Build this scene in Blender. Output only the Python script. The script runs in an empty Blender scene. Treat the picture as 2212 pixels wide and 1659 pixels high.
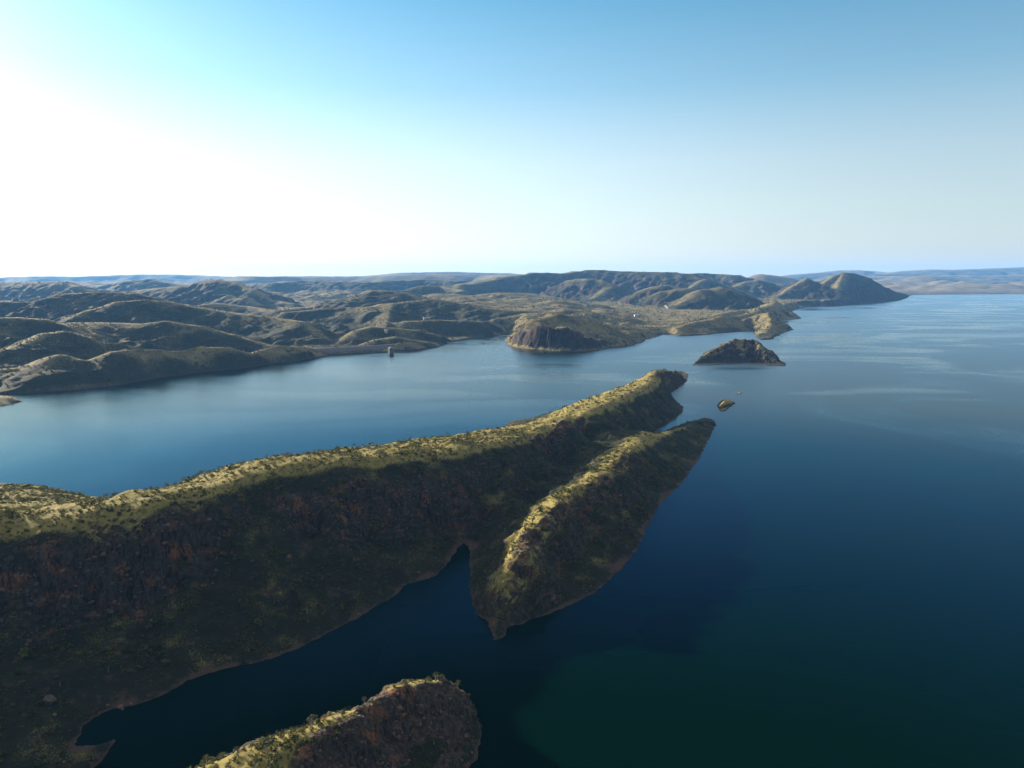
import bpy, math, numpy as np
from mathutils import Vector
R = math.radians
rng = np.random.default_rng(11)
SC = bpy.context.scene
COL = SC.collection

# ------------------------------------------------------------------ camera, sky, sun, exposure
CAM_H, FPX, PITCH = 200.0, 1534.0, R(8.5)          # metres above the lake; focal length for a 2212 px wide frame
SUN_AZ, SUN_EL = R(54), R(16)                       # sun to the left of the view direction (+Y)
cam = bpy.data.cameras.new('camera'); camo = bpy.data.objects.new('camera', cam); COL.objects.link(camo)
cam.sensor_width = 36; cam.lens = 36 * FPX / 2212; cam.clip_start = 1; cam.clip_end = 200000
camo.location = (0, 0, CAM_H); camo.rotation_euler = (math.pi / 2 - PITCH, 0, 0)
SC.camera = camo
SKY_PALE = [(0.0, .72), (0.07, .64), (0.15, .42), (0.24, .13), (0.34, .0)]; SKY_TINT = (1.02, 1.29, 1.03, 1); PALE = (4.6, 4.1, 3.95, 1)
w = bpy.data.worlds.new('World'); SC.world = w; w.use_nodes = True
nt = w.node_tree; nt.nodes.clear()
sky = nt.nodes.new('ShaderNodeTexSky'); sky.sky_type = 'NISHITA'; sky.sun_disc = False
sky.sun_elevation = SUN_EL; sky.sun_rotation = -SUN_AZ; sky.altitude = 0
sky.air_density = 1.0; sky.dust_density = 0.55; sky.ozone_density = 5.0
bg = nt.nodes.new('ShaderNodeBackground'); bg.inputs['Strength'].default_value = 0.05
wo = nt.nodes.new('ShaderNodeOutputWorld')
# smoke-pale lower sky: the blue of the Sky Texture whitens evenly towards the horizon, all the way round
def wn(kind, **kw):
    n = nt.nodes.new(kind)
    for k, v in kw.items(): setattr(n, k, v)
    return n
tc = wn('ShaderNodeTexCoord'); sp = wn('ShaderNodeSeparateXYZ'); nt.links.new(tc.outputs['Generated'], sp.inputs[0])
cr = wn('ShaderNodeValToRGB'); nt.links.new(sp.outputs['Z'], cr.inputs[0])
for e, (p, v) in zip([cr.color_ramp.elements[0], cr.color_ramp.elements[1]] + [cr.color_ramp.elements.new(.5) for _ in range(3)], SKY_PALE): e.position = p; e.color = (v, v, v, 1)
tint = wn('ShaderNodeMix', data_type='RGBA', blend_type='MULTIPLY'); tint.inputs[0].default_value = 1; tint.inputs[7].default_value = SKY_TINT
nt.links.new(sky.outputs[0], tint.inputs[6])
pale = wn('ShaderNodeMix', data_type='RGBA'); pale.inputs[7].default_value = PALE
nt.links.new(cr.outputs[0], pale.inputs[0]); nt.links.new(tint.outputs[2], pale.inputs[6])
# smoke glow round the sun
vd = wn('ShaderNodeVectorMath', operation='DOT_PRODUCT'); nt.links.new(tc.outputs['Generated'], vd.inputs[0])
vd.inputs[1].default_value = (-math.sin(SUN_AZ) * math.cos(SUN_EL), math.cos(SUN_AZ) * math.cos(SUN_EL), math.sin(SUN_EL))
mxn = wn('ShaderNodeMath', operation='MAXIMUM'); nt.links.new(vd.outputs['Value'], mxn.inputs[0]); mxn.inputs[1].default_value = 0
pw = wn('ShaderNodeMath', operation='POWER'); nt.links.new(mxn.outputs[0], pw.inputs[0]); pw.inputs[1].default_value = 1.6
gw = wn('ShaderNodeMix', data_type='RGBA', blend_type='ADD'); gw.inputs[7].default_value = (5.6, 5.0, 4.7, 1); gm = wn('ShaderNodeMath', operation='MULTIPLY'); nt.links.new(pw.outputs[0], gm.inputs[0]); nt.links.new(cr.outputs[0], gm.inputs[1]); nt.links.new(gm.outputs[0], gw.inputs[0]); nt.links.new(pale.outputs[2], gw.inputs[6])
nt.links.new(gw.outputs[2], bg.inputs['Color']); nt.links.new(bg.outputs[0], wo.inputs[0])
S = Vector((-math.sin(SUN_AZ) * math.cos(SUN_EL), math.cos(SUN_AZ) * math.cos(SUN_EL), math.sin(SUN_EL)))
sl = bpy.data.lights.new('sun', 'SUN'); sl.energy = 5.0; sl.angle = R(0.5); sl.color = (1, 0.86, 0.66)
so = bpy.data.objects.new('sun', sl); COL.objects.link(so); so.rotation_euler = S.to_track_quat('Z', 'Y').to_euler()
VS = SC.view_settings; VS.view_transform = 'Standard'; VS.look = 'None'; VS.gamma = 1; VS.use_curve_mapping = False
VS.exposure = 1.85
SC.cycles.volume_bounces = 1; SC.cycles.max_bounces = 5; SC.cycles.diffuse_bounces = 2; SC.cycles.glossy_bounces = 3
SC.cycles.use_denoising = True

# ------------------------------------------------------------------ maths helpers
cP, sP = math.cos(PITCH), math.sin(PITCH)
def ray(u, v):
    a, b = (u - 1106) / FPX, (829.5 - v) / FPX
    return a, cP + sP * b, -sP + cP * b
def P(u, v, z=0.0):                                  # survey point seen in direction (u,v) at height z
    x, y, dz = ray(u, v); t = (z - CAM_H) / dz
    return (x * t, y * t, z)
def Q(u, v, D):                                      # survey point seen in direction (u,v) at depth D
    x, y, dz = ray(u, v); t = D / y
    return (x * t, D, CAM_H + dz * t)
def project(p):
    p = np.asarray(p, float); x, y, z = p[..., 0], p[..., 1], p[..., 2] - CAM_H
    f = y * cP - z * sP; up = y * sP + z * cP
    return 1106 + FPX * x / f, 829.5 - FPX * up / f, f
_perm = np.random.default_rng(3).permutation(256).astype(np.int64); _perm = np.concatenate([_perm, _perm, _perm])
_ga = np.random.default_rng(4).uniform(0, 2 * np.pi, 256); _gx, _gy = np.cos(_ga), np.sin(_ga)
def perlin(x, y):
    xi = np.floor(x).astype(np.int64); yi = np.floor(y).astype(np.int64); fx = x - xi; fy = y - yi
    xi &= 255; yi &= 255
    ux = fx * fx * fx * (fx * (fx * 6 - 15) + 10); uy = fy * fy * fy * (fy * (fy * 6 - 15) + 10)
    def g(i, j, dx, dy):
        h = _perm[_perm[(xi + i) & 255] + ((yi + j) & 255)]
        return _gx[h] * dx + _gy[h] * dy
    a = g(0, 0, fx, fy); b = g(1, 0, fx - 1, fy); c = g(0, 1, fx, fy - 1); d = g(1, 1, fx - 1, fy - 1)
    return 1.5 * ((a + ux * (b - a)) * (1 - uy) + (c + ux * (d - c)) * uy)
def fbm(x, y, s, oct=4, gain=0.5, ox=0.0):
    r = 0; a = 1; f = 1.0 / s
    for k in range(oct):
        r = r + a * perlin(x * f + 17.3 * k + ox, y * f - 9.1 * k + ox * 1.7); a *= gain; f *= 2.03
    return r
def ridged(x, y, s, oct=3, ox=0.0):
    r = 0; a = 1; f = 1.0 / s; tot = 0
    for k in range(oct):
        r = r + a * (1 - 2 * np.abs(perlin(x * f + 31.7 * k + ox, y * f + 5.9 * k - ox))); tot += a; a *= 0.5; f *= 2.1
    return r / tot
def sstep(a, b, x):
    t = np.clip((x - a) / (b - a), 0, 1); return t * t * (3 - 2 * t)
def smax(a, b, k):
    h = np.maximum(k - np.abs(a - b), 0) / k; return np.maximum(a, b) + h * h * k * 0.25
def smin(a, b, k): return -smax(-a, -b, k)
def poly_dist(x, y, pts, closed=True):               # distance to polyline + inside test
    pts = np.asarray(pts, float)[:, :2]; n = len(pts); d2 = np.full(x.shape, 1e18); ins = np.zeros(x.shape, bool)
    for i in range(n if closed else n - 1):
        ax, ay = pts[i]; bx, by = pts[(i + 1) % n]; ex, ey = bx - ax, by - ay
        t = np.clip(((x - ax) * ex + (y - ay) * ey) / (ex * ex + ey * ey + 1e-9), 0, 1)
        d2 = np.minimum(d2, (x - ax - t * ex) ** 2 + (y - ay - t * ey) ** 2)
        if closed:
            c = (ay > y) != (by > y)
            if c.any(): ins ^= c & (x < ex * (y - ay) / (by - ay + 1e-12) + ax)
    return np.sqrt(d2), ins
def signed(x, y, pts):
    d, i = poly_dist(x, y, pts); return np.where(i, d, -d)
def densify(pts, step):
    out = []
    for a, b in zip(pts[:-1], pts[1:]):
        a, b = np.array(a), np.array(b); n = max(1, int(np.linalg.norm((b - a)[:2]) / step))
        for k in range(n): out.append(a + (b - a) * k / n)
    out.append(np.array(pts[-1])); return out
class RBF:
    def __init__(s, pts, beta=1.3):
        c = np.array(pts, float); key = np.round(c[:, :2] / 2.0); _, ix = np.unique(key, axis=0, return_index=True); c = c[ix]
        s.c = c[:, :2]; s.beta = beta; n = len(c)
        d = np.linalg.norm(s.c[:, None] - s.c[None], axis=2) ** beta
        A = np.zeros((n + 1, n + 1)); A[:n, :n] = d - np.eye(n) * 0.4; A[:n, n] = 1; A[n, :n] = 1
        s.w = np.linalg.solve(A, np.append(c[:, 2], 0))
    def __call__(s, x, y):
        out = np.full(x.shape, s.w[-1])
        for (cx, cy), wt in zip(s.c, s.w[:-1]): out += wt * ((x - cx) ** 2 + (y - cy) ** 2) ** (s.beta / 2)
        return out

# ------------------------------------------------------------------ materials
def new_mat(name):
    m = bpy.data.materials.new(name); m.use_nodes = True; t = m.node_tree; b = t.nodes['Principled BSDF']
    return m, t, b
def N(t, kind, **kw):
    n = t.nodes.new(kind)
    for k, v in kw.items():
        if hasattr(n, k): setattr(n, k, v)
        else: n.inputs[k].default_value = v
    return n
def noise(t, co, scale, detail=4, rough=0.55, dist=0.0):
    n = N(t, 'ShaderNodeTexNoise'); n.inputs['Scale'].default_value = scale; n.inputs['Detail'].default_value = detail
    n.inputs['Roughness'].default_value = rough; n.inputs['Distortion'].default_value = dist
    t.links.new(co, n.inputs['Vector']); return n.outputs['Fac']
def ramp(t, fac, stops):
    r = N(t, 'ShaderNodeValToRGB'); e = r.color_ramp.elements
    while len(e) < len(stops): e.new(0.5)
    for q, (p, c) in zip(e, stops): q.position = p; q.color = (*c, 1) if len(c) == 3 else c
    t.links.new(fac, r.inputs[0]); return r.outputs['Color']
def mapr(t, v, a, b, c=0.0, d=1.0):
    m = N(t, 'ShaderNodeMapRange'); m.clamp = True; t.links.new(v, m.inputs[0])
    for i, q in enumerate((a, b, c, d)): m.inputs[i + 1].default_value = q
    return m.outputs[0]
def math_(t, op, a, b):
    m = N(t, 'ShaderNodeMath', operation=op)
    for i, q in enumerate((a, b)):
        if isinstance(q, (int, float)): m.inputs[i].default_value = q
        else: t.links.new(q, m.inputs[i])
    return m.outputs[0]
def mix(t, fac, a, b, blend='MIX'):
    m = N(t, 'ShaderNodeMix', data_type='RGBA', blend_type=blend)
    for s, q in ((m.inputs[0], fac), (m.inputs[6], a), (m.inputs[7], b)):
        if isinstance(q, (int, float)): s.default_value = q
        elif isinstance(q, tuple): s.default_value = (*q, 1)
        else: t.links.new(q, s)
    return m.outputs[2]
def land_material(name, k, grass, scrub, rock, rock2, soil, rock_lo, rock_hi, shore=(1.2, 3.2), bump=0.6, sc_cover=0.5):
    """k = metres of the coarsest mottling; grass/scrub cover with lit and shaded sides painted in, bare rock on steep ground, a drawdown strip along the water."""
    m, t, b = new_mat(name); L = t.links
    geo = N(t, 'ShaderNodeNewGeometry'); pos = geo.outputs['Position']
    sx = N(t, 'ShaderNodeSeparateXYZ'); L.new(pos, sx.inputs[0])
    nx = N(t, 'ShaderNodeSeparateXYZ'); L.new(geo.outputs['True Normal'], nx.inputs[0])
    big = noise(t, pos, 1 / k, 4, 0.6); mid = noise(t, pos, 5.0 / k, 5, 0.62, 0.6); fine = noise(t, pos, 28.0 / k, 5, 0.7)
    g = mix(t, mapr(t, mid, 0.35, 0.65), grass, tuple(c * 0.62 for c in grass))
    dry_lit = N(t, 'ShaderNodeAttribute', attribute_name='dry_lit').outputs['Fac']      # golden grass sunward, near-black scrub on shaded faces: light painted into the cover
    cov = math_(t, 'SUBTRACT', math_(t, 'ADD', math_(t, 'MULTIPLY', fine, 0.55), math_(t, 'MULTIPLY', big, 0.5)), math_(t, 'MULTIPLY', dry_lit, 0.34))
    cover = mapr(t, cov, 0.50 - 0.2 * sc_cover, 0.62 - 0.2 * sc_cover)
    g = mix(t, cover, g, mix(t, mid, scrub, tuple(c * 0.6 for c in scrub)))
    dirt = mapr(t, noise(t, pos, 3.1 / k, 3, 0.6), 0.58, 0.7)
    g = mix(t, math_(t, 'MULTIPLY', dirt, 0.55), g, soil)
    # rock: tilted beds and joints
    mp = N(t, 'ShaderNodeMapping'); L.new(pos, mp.inputs[0]); mp.inputs['Rotation'].default_value = (0.35, 0.25, 0.5); mp.inputs['Scale'].default_value = (1, 1, 0.33)
    rn = noise(t, mp.outputs[0], 12.0 / k, 6, 0.7, 0.8)
    rb = noise(t, pos, 2.2 / k, 3, 0.5)
    rk = mix(t, mapr(t, rb, 0.53, 0.68), rock, rock2)
    rk = mix(t, mapr(t, rn, 0.44, 0.60), rk, tuple(c * 0.30 for c in rock))
    steep = math_(t, 'ADD', nx.outputs['Z'], math_(t, 'MULTIPLY', math_(t, 'SUBTRACT', mid, 0.5), 0.45))
    att = N(t, 'ShaderNodeAttribute', attribute_name='crag')
    f = math_(t, 'MAXIMUM', mapr(t, steep, rock_hi, rock_lo), mapr(t, math_(t, 'ADD', att.outputs['Fac'], math_(t, 'MULTIPLY', math_(t, 'SUBTRACT', mid, 0.5), 1.4)), 0.35, 0.85))
    col = mix(t, f, g, rk)
    zz = math_(t, 'ADD', sx.outputs['Z'], math_(t, 'ADD', math_(t, 'MULTIPLY', math_(t, 'SUBTRACT', mid, 0.5), 4.0), math_(t, 'MULTIPLY', math_(t, 'SUBTRACT', big, 0.45), 6.0)))
    col = mix(t, mapr(t, zz, shore[1], shore[0]), col, mix(t, fine, soil, tuple(c * 0.6 for c in soil)))
    L.new(col, b.inputs['Base Color']); b.inputs['Roughness'].default_value = 0.95; b.inputs['Specular IOR Level'].default_value = 0.1
    bp = N(t, 'ShaderNodeBump'); bp.inputs['Strength'].default_value = bump; bp.inputs['Distance'].default_value = k / 28.0
    L.new(math_(t, 'ADD', math_(t, 'MULTIPLY', fine, 1.0), math_(t, 'MULTIPLY', rn, math_(t, 'MULTIPLY', f, 1.5) if False else 0.8)), bp.inputs['Height'])
    L.new(bp.outputs[0], b.inputs['Normal'])
    return m
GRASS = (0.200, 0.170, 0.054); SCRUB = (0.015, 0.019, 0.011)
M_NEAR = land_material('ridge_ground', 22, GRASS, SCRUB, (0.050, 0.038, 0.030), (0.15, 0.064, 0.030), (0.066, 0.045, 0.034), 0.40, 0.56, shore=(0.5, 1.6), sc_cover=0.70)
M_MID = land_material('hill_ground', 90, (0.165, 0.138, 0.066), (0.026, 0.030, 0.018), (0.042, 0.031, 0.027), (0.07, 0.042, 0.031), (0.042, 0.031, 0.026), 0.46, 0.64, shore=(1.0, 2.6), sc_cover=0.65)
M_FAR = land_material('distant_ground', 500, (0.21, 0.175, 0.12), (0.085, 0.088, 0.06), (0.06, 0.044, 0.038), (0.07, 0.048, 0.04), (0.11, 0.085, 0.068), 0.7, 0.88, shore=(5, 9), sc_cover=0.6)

# ------------------------------------------------------------------ mesh helpers
def link(name, me, mats, label, cat=None, kind=None, group=None, parent=None):
    o = bpy.data.objects.new(name, me); COL.objects.link(o)
    if me is not None:
        for m in (mats if isinstance(mats, (list, tuple)) else [mats]):
            if m and not len(me.materials) or (m and m.name not in [q.name for q in me.materials if q]): me.materials.append(m)
    if label: o['label'] = label
    if cat: o['category'] = cat
    if kind: o['kind'] = kind
    if group: o['group'] = group
    if parent: o.parent = parent
    return o
def mesh_np(name, V, Fq, smooth=True, normals=None, attrs=None):
    V = np.ascontiguousarray(V, np.float32); Fq = np.ascontiguousarray(Fq, np.int32); k = Fq.shape[1]
    me = bpy.data.meshes.new(name); me.vertices.add(len(V)); me.vertices.foreach_set('co', V.ravel())
    me.loops.add(Fq.size); me.loops.foreach_set('vertex_index', Fq.ravel()); me.polygons.add(len(Fq))
    me.polygons.foreach_set('loop_start', np.arange(0, Fq.size, k, dtype=np.int32))
    me.polygons.foreach_set('use_smooth', np.full(len(Fq), smooth)); me.update(calc_edges=True)
    for n, a in (attrs or {}).items():
        at = me.attributes.new(n, 'FLOAT', 'POINT'); at.data.foreach_set('value', np.ascontiguousarray(a, np.float32))
    if normals is not None: me.normals_split_custom_set_from_vertices(np.ascontiguousarray(normals, np.float32))
    return me
def grid_xy(x0, x1, y0, y1, st):
    xs = np.arange(x0, x1 + st * .5, st); ys = np.arange(y0, y1 + st * .5, st); return np.meshgrid(xs, ys)
def grid_normals(X, Y, Z):
    p = np.stack([X, Y, Z], -1); a = np.gradient(p, axis=1); b = np.gradient(p, axis=0); n = np.cross(a, b)
    return n / np.linalg.norm(n, axis=-1, keepdims=True)
def grid_objects(X, Y, Z, lab, specs, mat, zmin=-4.0, crag=None, dry_lit=None):
    """cut one height grid into one object per landform (lab holds the landform of each vertex)."""
    ny, nx = Z.shape; V = np.stack([X, Y, Z], -1).reshape(-1, 3); Nn = grid_normals(X, Y, Z).reshape(-1, 3)
    i = np.arange(ny * nx).reshape(ny, nx)
    F = np.stack([i[:-1, :-1], i[:-1, 1:], i[1:, 1:], i[1:, :-1]], -1).reshape(-1, 4)
    zf = V[:, 2][F].max(1); keep = zf > zmin
    F = F[keep]; fl = lab.ravel()[F[:, 0]]; objs = []
    for key, (name, label) in specs.items():
        f = F[fl == key]
        if not len(f): continue
        used, inv = np.unique(f, return_inverse=True)
        at = {'crag': crag.ravel()[used]} if crag is not None else {'crag': np.zeros(len(used))}
        at['dry_lit'] = dry_lit.ravel()[used] if dry_lit is not None else np.full(len(used), 0.5)
        me = mesh_np(name, V[used], inv.reshape(-1, 4), True, Nn[used], at)
        objs.append(link(name, me, mat, label, kind='structure'))
    return objs

# ------------------------------------------------------------------ lake
def build_lake():
    m = bpy.data.materials.new('lake_water'); m.use_nodes = True; t = m.node_tree; t.nodes.clear(); L = t.links
    geo = N(t, 'ShaderNodeNewGeometry'); pos = geo.outputs['Position']
    mp = N(t, 'ShaderNodeMapping'); L.new(pos, mp.inputs[0]); mp.inputs['Rotation'].default_value = (0, 0, R(-58)); mp.inputs['Scale'].default_value = (0.45, 1, 1)
    wind = noise(t, mp.outputs[0], 1 / 260, 3, 0.5, 1.6)                                    # gusts and slicks
    sx = N(t, 'ShaderNodeSeparateXYZ'); L.new(pos, sx.inputs[0])                              # open water to the right is windier than the sheltered arm
    rg = math_(t, 'ADD', mapr(t, wind, 0.66, 0.46, -0.20, 0.06), mapr(t, sx.outputs['X'], -200, 420, 0.17, 0.38))
    h = math_(t, 'ADD', noise(t, mp.outputs[0], 0.55, 3, 0.6), math_(t, 'MULTIPLY', noise(t, mp.outputs[0], 0.12, 3, 0.5), 1.6))
    bp = N(t, 'ShaderNodeBump'); bp.inputs['Strength'].default_value = 0.35; bp.inputs['Distance'].default_value = 0.5
    L.new(h, bp.inputs['Height'])
    body = N(t, 'ShaderNodeBsdfDiffuse'); body.inputs['Color'].default_value = (0.0001, 0.0056, 0.0038, 1)   # green of the lit water column
    gl = N(t, 'ShaderNodeBsdfGlossy'); gl.distribution = 'BECKMANN';  L.new(rg, gl.inputs['Roughness']); L.new(bp.outputs[0], gl.inputs['Normal'])
    fr = N(t, 'ShaderNodeFresnel'); fr.inputs['IOR'].default_value = 1.333
    L.new(ramp(t, fr.outputs[0], [(0.06, (0.12, 0.38, 0.95)), (0.27, (0.40, 0.74, 1.0)), (0.385, (0.95, 1.0, 1.0))]), gl.inputs['Color'])   # blue sky reflection deepened in the gloss colour at steep views
    mx = N(t, 'ShaderNodeMixShader'); L.new(mapr(t, fr.outputs[0], 0.052, 1.0), mx.inputs[0]); L.new(body.outputs[0], mx.inputs[1]); L.new(gl.outputs[0], mx.inputs[2])
    o = N(t, 'ShaderNodeOutputMaterial'); L.new(mx.outputs[0], o.inputs['Surface'])
    s = 40000.0
    me = mesh_np('lake', [(-s, -2000, 0), (s, -2000, 0), (s, s, 0), (-s, s, 0)], [[0, 1, 2, 3]], False)
    link('lake_water', me, m, 'wide calm blue lake surrounding the ridges and islands', kind='structure')
build_lake()

# ------------------------------------------------------------------ the two near ridges (control heights surveyed from the view)
SHORE_MAIN = [(-700, 150, 0), (-560, 150, 0), (-215, 205, 0)] + [P(*q) for q in [
    (192, 1668), (225, 1630), (254, 1597), (205, 1611), (158, 1610), (178, 1571), (200, 1550), (245, 1532), (300, 1520), (346, 1504), (408, 1470), (480, 1446),
    (576, 1425), (639, 1403), (720, 1362), (790, 1325), (855, 1283), (880, 1262), (940, 1245), (972, 1210), (985, 1190), (1003, 1170),
    (1017, 1195), (1016, 1240), (1018, 1290), (1030, 1325), (1055, 1345), (1070, 1382), (1082, 1378), (1095, 1355), (1140, 1342), (1200, 1320), (1250, 1298),
    (1287, 1278), (1330, 1240), (1375, 1190), (1400, 1130), (1425, 1090), (1470, 1045), (1505, 1000), (1530, 950), (1547, 915), (1540, 905), (1522, 902),
    (1500, 908), (1460, 920), (1430, 932), (1405, 943), (1425, 926), (1450, 908), (1475, 890), (1477, 880), (1458, 864), (1445, 852), (1465, 838), (1484, 822), (1487, 808),
    (1472, 801), (1440, 806), (1400, 826), (1330, 849), (1240, 878), (1150, 902), (1110, 908), (1092, 915), (1108, 922), (1130, 930), (1095, 940), (1060, 948), (1000, 959), (900, 974), (800, 983), (700, 989),
    (620, 992), (560, 1004), (505, 1003), (480, 1012), (455, 1024), (400, 1048), (300, 1074), (235, 1092), (215, 1087), (206, 1078), (150, 1062), (60, 1047), (0, 1043)]] + [(-640, 720, 0), (-700, 600, 0)]
CREST_MAIN = [(-560, 330, 70), P(-180, 1150, 70)] + [P(*q) for q in [(0, 1138, 66), (150, 1130, 66), (240, 1118, 67), (300, 1106, 68), (430, 1064, 69), (520, 1030, 69), (620, 1006, 68), (700, 1002, 67), (800, 994, 63),
    (900, 984, 59), (1000, 968, 55), (1080, 953, 51), (1130, 944, 48), (1178, 928, 46), (1229, 912, 46), (1261, 894, 46), (1300, 876, 44), (1350, 858, 41), (1385, 843, 37), (1410, 826, 35), (1440, 803, 33), (1465, 802, 22)]]   # break of slope above the shaded face
BROW_MAIN = [P(*q) for q in [(260, 1078, 62), (330, 1062, 64), (430, 1043, 66), (520, 1008, 66), (620, 984, 65.5), (700, 981, 64), (800, 975, 60.5), (900, 966, 56.5), (1000, 951, 52.5), (1080, 938, 48.5), (1130, 931, 45.5), (1178, 915, 43.5), (1229, 899, 43.5), (1261, 880, 43.5), (1300, 862, 41.5), (1350, 845, 38.5), (1385, 832, 35), (1410, 816, 33)]]   # skyline of the gentle dip slope behind it
CREST_SPUR = [P(*q) for q in [(1078, 1340, 7), (1096, 1290, 15), (1101, 1255, 22), (1120, 1210, 29), (1133, 1187, 32), (1178, 1120, 36), (1239, 1065, 38), (1280, 1046, 37), (1331, 1011, 34), (1370, 966, 30), (1405, 947, 23),
    (1450, 928, 15), (1500, 915, 8), (1525, 908, 6)]]
MORE_MAIN = [P(*q) for q in [
    (0, 1212, 56), (100, 1195, 56), (200, 1175, 56), (300, 1160, 56), (400, 1128, 60), (440, 1118, 57), (0, 1285, 39), (100, 1280, 36), (200, 1275, 33), (300, 1262, 31), (380, 1238, 34), (440, 1190, 40),
    (620, 1085, 53), (700, 1078, 53), (780, 1055, 51), (860, 1040, 49), (940, 1032, 47), (1000, 1038, 43), (690, 1160, 27), (780, 1150, 22), (860, 1140, 20), (940, 1112, 21), (1010, 1082, 24),
    (550, 1200, 34), (550, 1100, 54), (300, 1380, 14), (150, 1450, 13), (450, 1340, 16), (600, 1280, 18), (0, 1500, 16), (850, 1215, 8), (940, 1190, 6), (1150, 1090, 9), (1220, 1035, 13), (1250, 960, 17), (1200, 1000, 15),
    (1150, 1040, 19), (1100, 1000, 38), (1100, 1080, 20), (1060, 1120, 9), (1330, 930, 14), (1380, 890, 18), (1430, 855, 14), (1440, 880, 6), (40, 1045, 22), (100, 1050, 20), (150, 1062, 13), (80, 1090, 42), (190, 1095, 45), (-60, 1060, 28),
    (1120, 916, 3), (1160, 912, 6), (205, 1634, 3.2), (228, 1612, 2.4), (140, 1625, 4), (185, 1650, 3.5), (130, 1580, 5), (1165, 1170, 28), (1060, 1200, 12), (1090, 1150, 18), (1250, 1180, 9), (1320, 1110, 11), (1380, 1040, 12), (1200, 1240, 8), (1130, 1290, 9), (1440, 985, 8), (1180, 1050, 22), (1250, 1010, 24), (1310, 970, 22)]]
def shoulder(cr, d, dz, n=(.82, -.57)): return [np.array(p) + np.array([n[0] * d, n[1] * d, -dz]) for p in densify(cr, 30)]
CLIFFS = [[P(*q) for q in L] for L in (
    [(-160, 1258, 48), (0, 1248, 47), (100, 1238, 46), (200, 1225, 45), (300, 1211, 44), (380, 1190, 46), (440, 1155, 48)],
    [(610, 1122, 40), (690, 1119, 38), (780, 1102, 35), (860, 1090, 34), (940, 1072, 34), (1012, 1060, 33)],
    [(1140, 952, 43), (1190, 945, 40), (1255, 912, 38)])]
CRAGS = [[P(*q) for q in L] for L in ([(1112, 1240, 22), (1150, 1180, 26), (1205, 1125, 29), (1265, 1085, 29), (1320, 1045, 27), (1368, 992, 25)], [(1405, 832, 25), (1440, 815, 22), (1472, 812, 12)])]
rbf_main = RBF(shoulder(CREST_MAIN[2:-3], 10, 6) + shoulder(CREST_SPUR[4:-4], 8, 6, (.86, -.5)) + [p for p in densify(SHORE_MAIN + SHORE_MAIN[:1], 40)] + list(densify(BROW_MAIN, 30)) + list(densify(CREST_MAIN, 30)) + list(densify(CREST_SPUR, 22)) + MORE_MAIN)
SHORE_KNOLL = [P(*q) for q in [(470, 1659), (509, 1630), (600, 1583), (696, 1553), (800, 1526), (880, 1506), (950, 1497), (1000, 1505), (1028, 1535), (1038, 1575), (1039, 1605), (1030, 1640), (1012, 1664)]] + [(-28, 235, 0), (-45, 195, 0), (-95, 165, 0), (-185, 165, 0), (-190, 215, 0)]
CREST_KNOLL = [(-165, 185, 26), (-125, 205, 34)] + [P(*q) for q in [(576, 1664, 35), (672, 1612, 34), (773, 1558, 32), (835, 1514, 30), (912, 1481, 27), (955, 1484, 23), (1000, 1508, 12)]]
rbf_knoll = RBF(list(densify(SHORE_KNOLL + SHORE_KNOLL[:1], 14)) + list(densify(CREST_KNOLL, 8)) + [P(1000, 1600, 5), P(960, 1640, 9), P(900, 1560, 17), P(760, 1659, 20), P(860, 1659, 13), P(940, 1659, 7), P(850, 1600, 18), (-95, 185, 14), (-60, 200, 7), P(600, 1612, 15), P(760, 1548, 20)])
def land_near(x, y, rbf, shore, amp=1.0, sl=1.5):
    wx = x + 3.5 * fbm(x, y, 26, 3, ox=2); wy = y + 3.5 * fbm(x, y, 26, 3, ox=7)
    h = rbf(wx, wy); sd = signed(x + 1.6 * fbm(x, y, 9, 3, ox=5), y + 1.6 * fbm(x, y, 9, 3, ox=11), shore)
    k = sstep(1, 16, h) * amp
    dcr = poly_dist(x, y, CREST_MAIN if shore is SHORE_MAIN else CREST_KNOLL, False)[0]
    if shore is SHORE_MAIN: dcr = np.minimum(dcr, poly_dist(x, y, CREST_SPUR, False)[0])
    k = k * (.3 + .7 * sstep(3, 22, dcr))
    h = h + k * (2.6 * fbm(x, y, 45, 5, 0.55) - 2.4 * np.maximum(0, ridged(x, y, 34, 3) - 0.1) * sstep(0, 12, h) + 0.8 * fbm(x, y, 7, 3, 0.6, ox=9))
    if shore is SHORE_MAIN:
        for L in CLIFFS[:2]:                                                   # sharpen the surveyed cliffs into a real step
            L = np.array(L); best = np.full(x.shape, 1e9); sg = np.zeros(x.shape); wob = 3.5 * fbm(x, y, 22, 3, ox=61)
            for a, b in zip(L[:-1], L[1:]):
                e = b - a; t = np.clip(((x - a[0]) * e[0] + (y - a[1]) * e[1]) / (e[0] ** 2 + e[1] ** 2), 0, 1); dx, dy = x - a[0] - t * e[0], y - a[1] - t * e[1]
                d = np.hypot(dx, dy); q = d < best; best = np.where(q, d, best); sg = np.where(q, np.sign(e[0] * dy - e[1] * dx), sg)
            ss = best * sg + wob; h = h + 2.2 * (np.tanh(ss / 2.6) - 1) * np.exp(-(best / 20) ** 2)
    land = np.minimum(np.maximum(h, 0.25 + sd * 0.05), 0.15 + sd * sl)
    return np.where(sd > 0, land, np.maximum(sd * 0.45, -14)), sd
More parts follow.
